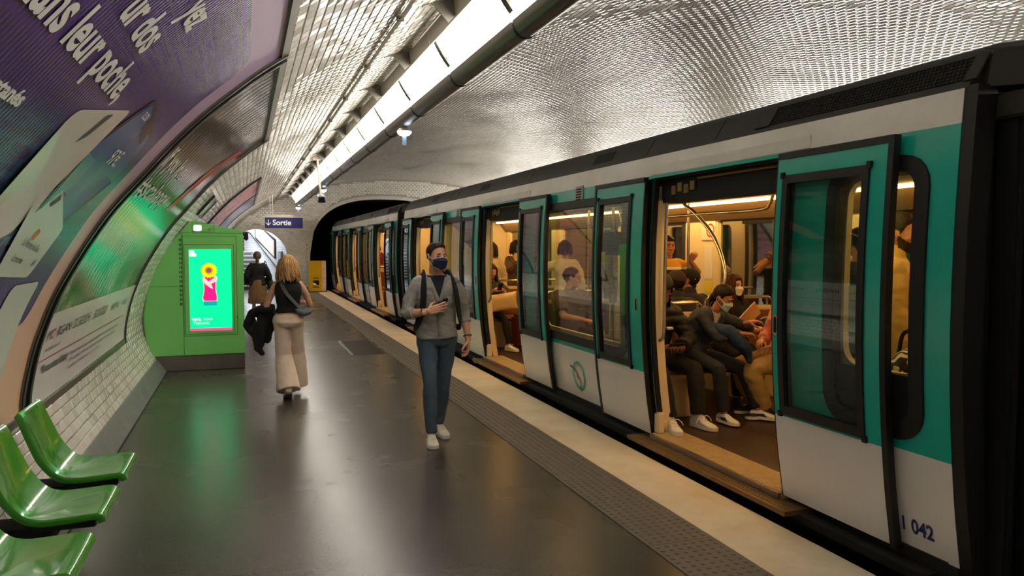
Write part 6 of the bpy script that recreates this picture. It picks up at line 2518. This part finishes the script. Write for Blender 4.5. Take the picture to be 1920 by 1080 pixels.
# 9, 10 seated with their backs to us, caps
for (x, y, lab, capc) in ((4.13, 6.66, 'passenger in brown cap seen from behind, seated back to back with the denim woman', S(52, 34, 26)),
                          (4.60, 7.14, 'passenger in dark cap with white strap seen from behind, farther into the saloon', S(22, 20, 22))):
    p = Person(lab, (x, y, FL), (.06, 1), .96, False, 'tan', 1.1)
    p.pose((0, 0, .56), (0, .01, 1.06), hrot=(18 if x < 4.5 else 40, 0, 0), wr={'R': (.16, .3, .70), 'L': (-.16, .3, .70)}, an={'R': (.12, .26, .09), 'L': (-.12, .26, .09)}, knee={'R': (.1, .5, 1), 'L': (-.1, .5, 1)})
    p.body()
    p.region_hair(.014, H_dark, line=[-.11, -.09, -.05, -.02, .012, .05, .066, .07])
    M_cap = cloth('cap cloth', capc, .15)
    i = p.region_hair(.020, M_cap, line=[.0, .02, .035, .04, .045, .055, .06, .062], noise_amp=0, name='cap')
    b = MB()
    b.slab(lambda u, v: p.hp((math.sin(u) * .075, .06 + .095 * v * math.cos(u * .9), .056 - .012 * v + .0)), lambda u, v: p.hp((math.sin(u) * .075, .06 + .095 * v * math.cos(u * .9), .050 - .012 * v)), np.linspace(-1.2, 1.2, 13), [0, .5, 1])
    p.sub(i, 'cap_brim', b.V, b.F, M_cap)
    if x > 4.5:
        b = MB().tube([p.hp((-.06, -.085, .02)), p.hp((0, -.118, .02)), p.hp((.06, -.085, .02))], .007, 6)
        p.sub(i, 'cap_strap', b.V, b.F, M_wlab)
    p.top('jacket', cloth('dark jacket cloth', S(34, 28, 28), .15), .026, t0=-.08, sleeve=.93, vox=.013, sl_inf=.024, collar=.3)
    p.legs('trousers', M_bk, .012, .01, .95, .05, vox=.013)
    p.shoes(M_bshoe, M_bshoe)
    p.finish()

# 11 bearded man in the end window
p = Person('bearded man in pale yellow jacket standing behind the end window', (3.81, 3.70, FL), (.66, -.75), 1.03, False, 'light', .9)
p.pose((0, 0, .96), (0, .02, 1.50), hrot=(0, 0, 0), wr={'R': (.26, .14, .84), 'L': (-.25, .10, .84)}, hint={'R': (.6, -1, 0)}, an={'R': (.11, .02, .08), 'L': (-.11, 0, .08)})
p.body()
p.region_hair(.012, H_brown, front=.006)
v = p.h0
zt_ = np.interp(v[:, 1], [.0, .03, .06, .085, .12], [-.01, -.03, -.052, -.055, -.055])
beard = (v[:, 2] < zt_) & (v[:, 1] > -.005) & (v[:, 2] > -.135) & ~((np.abs(v[:, 0]) < .022) & (np.abs(v[:, 2] + .068) < .010) & (v[:, 1] > .07))
used = np.nonzero(beard)[0]
mp = {a: i for i, a in enumerate(used)}
F_ = [tuple(mp[j] for j in f) for f in p.hF if beard[f].all()]
p.add('beard', (p.hV + p.hN * .007)[used], F_, H_brown)
M_ylj = cloth('pale yellow cotton', S(222, 190, 120), .08)
p.top('yellow_jacket', M_ylj, .034, t0=-.16, sleeve=.92, cuff=.014, vox=.0115, sl_inf=.034, amp=.011, collar=.35)
p.top('shirt', M_bk, .02, t0=.3, sleeve=0, vox=.013)
p.legs('trousers', cloth('sand cotton', S(206, 178, 116), .1), .02, .03, .95, .06, vox=.012, amp=.012)
p.shoes(M_bshoe, M_sole)
brd = p.finish()
tb_ = thing('patterned_bag', (3.60, 3.31, 1.05), 'black and white leaf patterned bag at the foot of the end window', 'bag')
M_pat = mat('black and white leaf pattern', S(226, 220, 206), .7)
nt = M_pat.node_tree
vv = nt.nodes.new('ShaderNodeTexWave')
vv.inputs['Scale'].default_value = 9
vv.inputs['Distortion'].default_value = 9
vv.inputs['Detail'].default_value = 2
tcx = nt.nodes.new('ShaderNodeTexCoord')
nt.links.new(tcx.outputs['Object'], vv.inputs['Vector'])
rr_ = nt.nodes.new('ShaderNodeValToRGB')
rr_.color_ramp.interpolation = 'CONSTANT'
rr_.color_ramp.elements[0].color = (*S(20, 20, 22), 1)
rr_.color_ramp.elements[1].position = .5
rr_.color_ramp.elements[1].color = (*S(226, 220, 206), 1)
nt.links.new(vv.outputs['Fac'], rr_.inputs[0])
nt.links.new(rr_.outputs[0], nt.nodes['Principled BSDF'].inputs['Base Color'])
b = MB().ellipsoid((3.60, 3.31, .92), (.13, .15, .20), 18, 12)
V, N, F = remesh(b, .012, 2)
mesh_obj('bag_cloth', fold(V, N, .01), F, M_pat, tb_, angle=180)
mesh_obj('strap', MB().tube(catmull([(3.60, 3.22, 1.08), (3.62, 3.24, 1.2), (3.62, 3.38, 1.2), (3.60, 3.40, 1.08)], 5), .012, 6).V, MB().tube(catmull([(3.60, 3.22, 1.08), (3.62, 3.24, 1.2), (3.62, 3.38, 1.2), (3.60, 3.40, 1.08)], 5), .012, 6).F, M_bk, tb_)
# suitcase the bag stands on
sc_ = thing('suitcase', (3.60, 3.31, FL), 'dark suitcase standing behind the end window under the patterned bag', 'suitcase')
MB().box(3.46, 3.74, 3.12, 3.50, FL + .05, .73).build('shell', mat('dark suitcase shell', S(30, 30, 36), .4), sc_, bevel=.04)
w_ = MB()
for x in (3.50, 3.70):
    for y in (3.17, 3.45):
        MB().lathe([(.025, -.012), (.025, .012)], (x, y, FL + .026), 12, axis=0).build('wheel', M_black, sc_)

# 12 man with glasses at the saloon window
p = Person('man with glasses in grey polo shirt seated at the window, looking aside', (3.62, 8.22, FL), (.05, -1), 1.0, False, 'light', .9)
p.pose((0, .02, .56), (0, .02, 1.06), head=(-.01, .05, 1.21), hrot=(62, -4, 0), wr={'R': (-.02, .36, .74), 'L': (-.26, .26, .62)}, hint={'R': (1, -.1, -.6)},
       hand={'R': ((-.9, .35, -.2), (0, .3, 1), 'relaxed'), 'L': ((0, .9, -.3), (-.2, 0, 1), 'relaxed')}, an={'R': (.13, .42, .09), 'L': (-.13, .42, .09)}, knee={'R': (.1, .5, 1), 'L': (-.1, .5, 1)})
p.body()
p.region_hair(.007, H_dark, line=[-.075, -.06, -.02, -.005, .015, .055, .075, .085])
g = MB()
for s_ in (-1, 1):
    lo = [p.hp((s_ * .032 + .021 * math.cos(t), .101 - .004 * abs(math.cos(t)), .001 + .016 * math.sin(t))) for t in np.linspace(0, 2 * math.pi, 15)]
    g.tube(lo, .0018, 5, cap=False)
    g.tube([p.hp((s_ * .054, .092, .006)), p.hp((s_ * .078, .01, .012)), p.hp((s_ * .08, -.02, .0))], .002, 5)
g.tube([p.hp((-.011, .102, .003)), p.hp((.011, .102, .003))], .0018, 5)
p.add('glasses', g.V, g.F, M_black)
p.top('polo_shirt', cloth('brown grey cotton', S(106, 92, 86), .08), .028, t0=-.10, sleeve=.40, vox=.012, sl_inf=.034, collar=.25, amp=.009)
p.legs('trousers', M_bk, .014, .012, .95, .05, vox=.013)
p.shoes(M_bshoe, M_bshoe)
p.finish()

# 13 woman with phone and cushion at the second door
p = Person('woman with long brown hair looking at her phone, cream cushion on her lap', (3.60, 11.27, FL), (.0, -1), .95, True, 'light', .9)
p.pose((0, 0, .56), (0, .06, 1.05), head=(0, .10, 1.19), hrot=(26, -8, 0), wr={'R': (.06, .34, .90), 'L': (-.12, .34, .90)},
       hand={'R': ((-.5, .6, .6), (.5, -.3, .6), 'hold'), 'L': ((.5, .6, .6), (-.5, -.3, .6), 'hold')}, hint={'R': (1, -.4, -.7), 'L': (-1, -.4, -.7)},
       an={'R': (.10, .46, .09), 'L': (-.14, .56, .09)}, toe=(10, 25), knee={'R': (.05, .5, 1), 'L': (-.05, .5, 1)})
p.body(lips=True)
p.long_hair(H_aub, .24, 80, .014, .016)
p.top('jacket', cloth('grey green jacket', S(64, 62, 60), .15), .022, t0=-.08, sleeve=.9, vox=.012, sl_inf=.022)
p.legs('leggings', M_bk2, .006, .004, .95, .05, vox=.012)
p.shoes(M_wshoe, M_sole, M_lace)
ww = p.finish()
cu = thing('cushion_bag', ww.w((-.08, .36, .70)), 'plump cream cushion on the lap of the woman with the phone', 'cushion')
cm_ = MB()
us = np.linspace(-1, 1, 22)


def pil(u, v, g):
    th = .075 * (max(0, (1 - u ** 4)) * max(0, (1 - v ** 4))) ** .5
    pin = 1 - .06 * (1 - abs(u)) * abs(v) - .06 * (1 - abs(v)) * abs(u)
    return np.array((u * .235 * pin, g * th, v * .14 * pin))


Mr = eul(-6, -12, 8)
for g in (-1, 1):
    cm_.sheet(lambda u, v: ww.w(np.array((-.09, .37, .735)) + Mr @ pil(u, v, g)), us, us)
mesh_obj('cover', cm_.V, cm_.F, cloth('cream cotton', S(228, 200, 144), .06), cu, angle=180)
ph = thing('phone', ww.w((-.03, .42, .96)), 'black phone held by the woman with the cream cushion', 'phone')
pm = MB().box(-.036, .036, -.004, .004, -.075, .075)
Mr = eul(0, -40, 0)
mesh_obj('case', [ww.w(np.array((-.03, .45, .97)) + Mr @ np.array(v)) for v in pm.V], pm.F, M_black, ph, bevel=.003)
sc2 = thing('suitcase', (4.02, 10.7, FL), 'dark red suitcase standing on the floor inside the second door', 'suitcase')
MB().box(3.86, 4.10, 10.62, 11.0, FL + .05, .66).build('shell', mat('dark red suitcase shell', S(92, 20, 18), .4), sc2, bevel=.04)
for x in (3.89, 4.07):
    for y in (10.66, 10.96):
        MB().lathe([(.025, -.012), (.025, .012)], (x, y, FL + .026), 12, axis=0).build('wheel', M_black, sc2)

# 14.. standing passengers farther in
def stander(lab, x, y, f, k, fem, skin, topm, legm, hairm, long=0, wr=None, hint=None, hand=None, hrot=(0, 0, 0), fine=1.2, sl=.93, maskm=None):
    p = Person(lab, (x, y, FL), f, k, fem, skin, fine)
    p.pose((0, 0, .93 * k), (0, .01, 1.455 * k), hrot=hrot, wr=wr, hint=hint, hand=hand, an={'R': (.11, .02, .08), 'L': (-.11, 0, .08)})
    p.body(lips=fem and not maskm)
    if long:
        p.long_hair(hairm, long, 70, .01, .012)
    else:
        p.region_hair(.011, hairm)
    if maskm:
        p.mask(maskm)
    p.top('top', topm, .024, t0=-.10, sleeve=sl, vox=.0115, sl_inf=.024, amp=.009)
    p.legs('trousers', legm, .012, .012, .96, .06, vox=.0115)
    p.shoes(M_bshoe, M_bshoe)
    return p.finish()


def plaid(name, a, b_):
    m = mat(name, a, .85)
    nt = m.node_tree
    tc = nt.nodes.new('ShaderNodeTexCoord')
    ck = nt.nodes.new('ShaderNodeTexChecker')
    ck.inputs['Scale'].default_value = 26
    ck.inputs['Color1'].default_value = (*a, 1)
    ck.inputs['Color2'].default_value = (*b_, 1)
    nt.links.new(tc.outputs['Object'], ck.inputs['Vector'])
    nt.links.new(ck.outputs['Color'], nt.nodes['Principled BSDF'].inputs['Base Color'])
    return m


stander('woman in brown plaid jacket standing inside the second door, hand at her mouth', 4.50, 12.55, (-.1, -1), .97, True, 'light', plaid('brown plaid', S(104, 78, 54), S(66, 50, 40)), M_bk, H_dark, .16,
        wr={'R': (.04, .16, 1.36), 'L': (-.1, .22, 1.0)}, hint={'R': (1, -.2, -1)}, hand={'R': ((-.1, -.1, 1), (.2, 1, 0), 'relaxed'), 'L': ((.8, .4, 0), (0, .3, 1), 'hold')}, hrot=(18, -4, 0))
stander('passenger in cream sweater with outstretched arm inside the second door', 4.05, 12.9, (.5, -1), .98, False, 'light', cloth('cream knit', S(216, 196, 150), .1), M_bk, H_brown,
        wr={'L': (-.42, .22, 1.25), 'R': (.24, .05, .86)}, hint={'L': (-.3, .3, -1)})
stander('passenger in white blouse standing behind the saloon window, back turned', 4.32, 9.95, (.3, 1), .96, True, 'light', cloth('white blouse', S(232, 222, 196), .05), M_bk, H_dark, .12, wr={'L': (-.34, .2, 1.25), 'R': (.24, .05, .85)})
stander('passenger in dark jacket standing in the first door bay, behind the open leaf', 4.9, 5.05, (.2, 1), 1.0, False, 'tan', M_bk, M_bk, H_dark)
stander('passenger in pale shirt standing inside the third door', 4.05, 13.9, (-.5, -1), .98, False, 'light', cloth('pale shirt', S(214, 200, 172), .08), M_bk, H_dark)
stander('passenger in light top standing behind the second saloon window', 3.95, 12.2, (-.6, -1), .95, True, 'light', cloth('sand top', S(206, 186, 150), .08), M_bk, H_brown, .18)
stander('passenger in red jacket inside the first door of the farther car', 3.95, 19.3, (-.4, -1), 1.0, False, 'light', cloth('red jacket', S(150, 26, 24), .1), M_bk, H_dark)
stander('passenger in red top inside the middle door of the farther car', 3.95, 23.9, (-.4, -1), .96, True, 'light', cloth('crimson top', S(140, 24, 30), .1), M_bk, H_dark, .15)
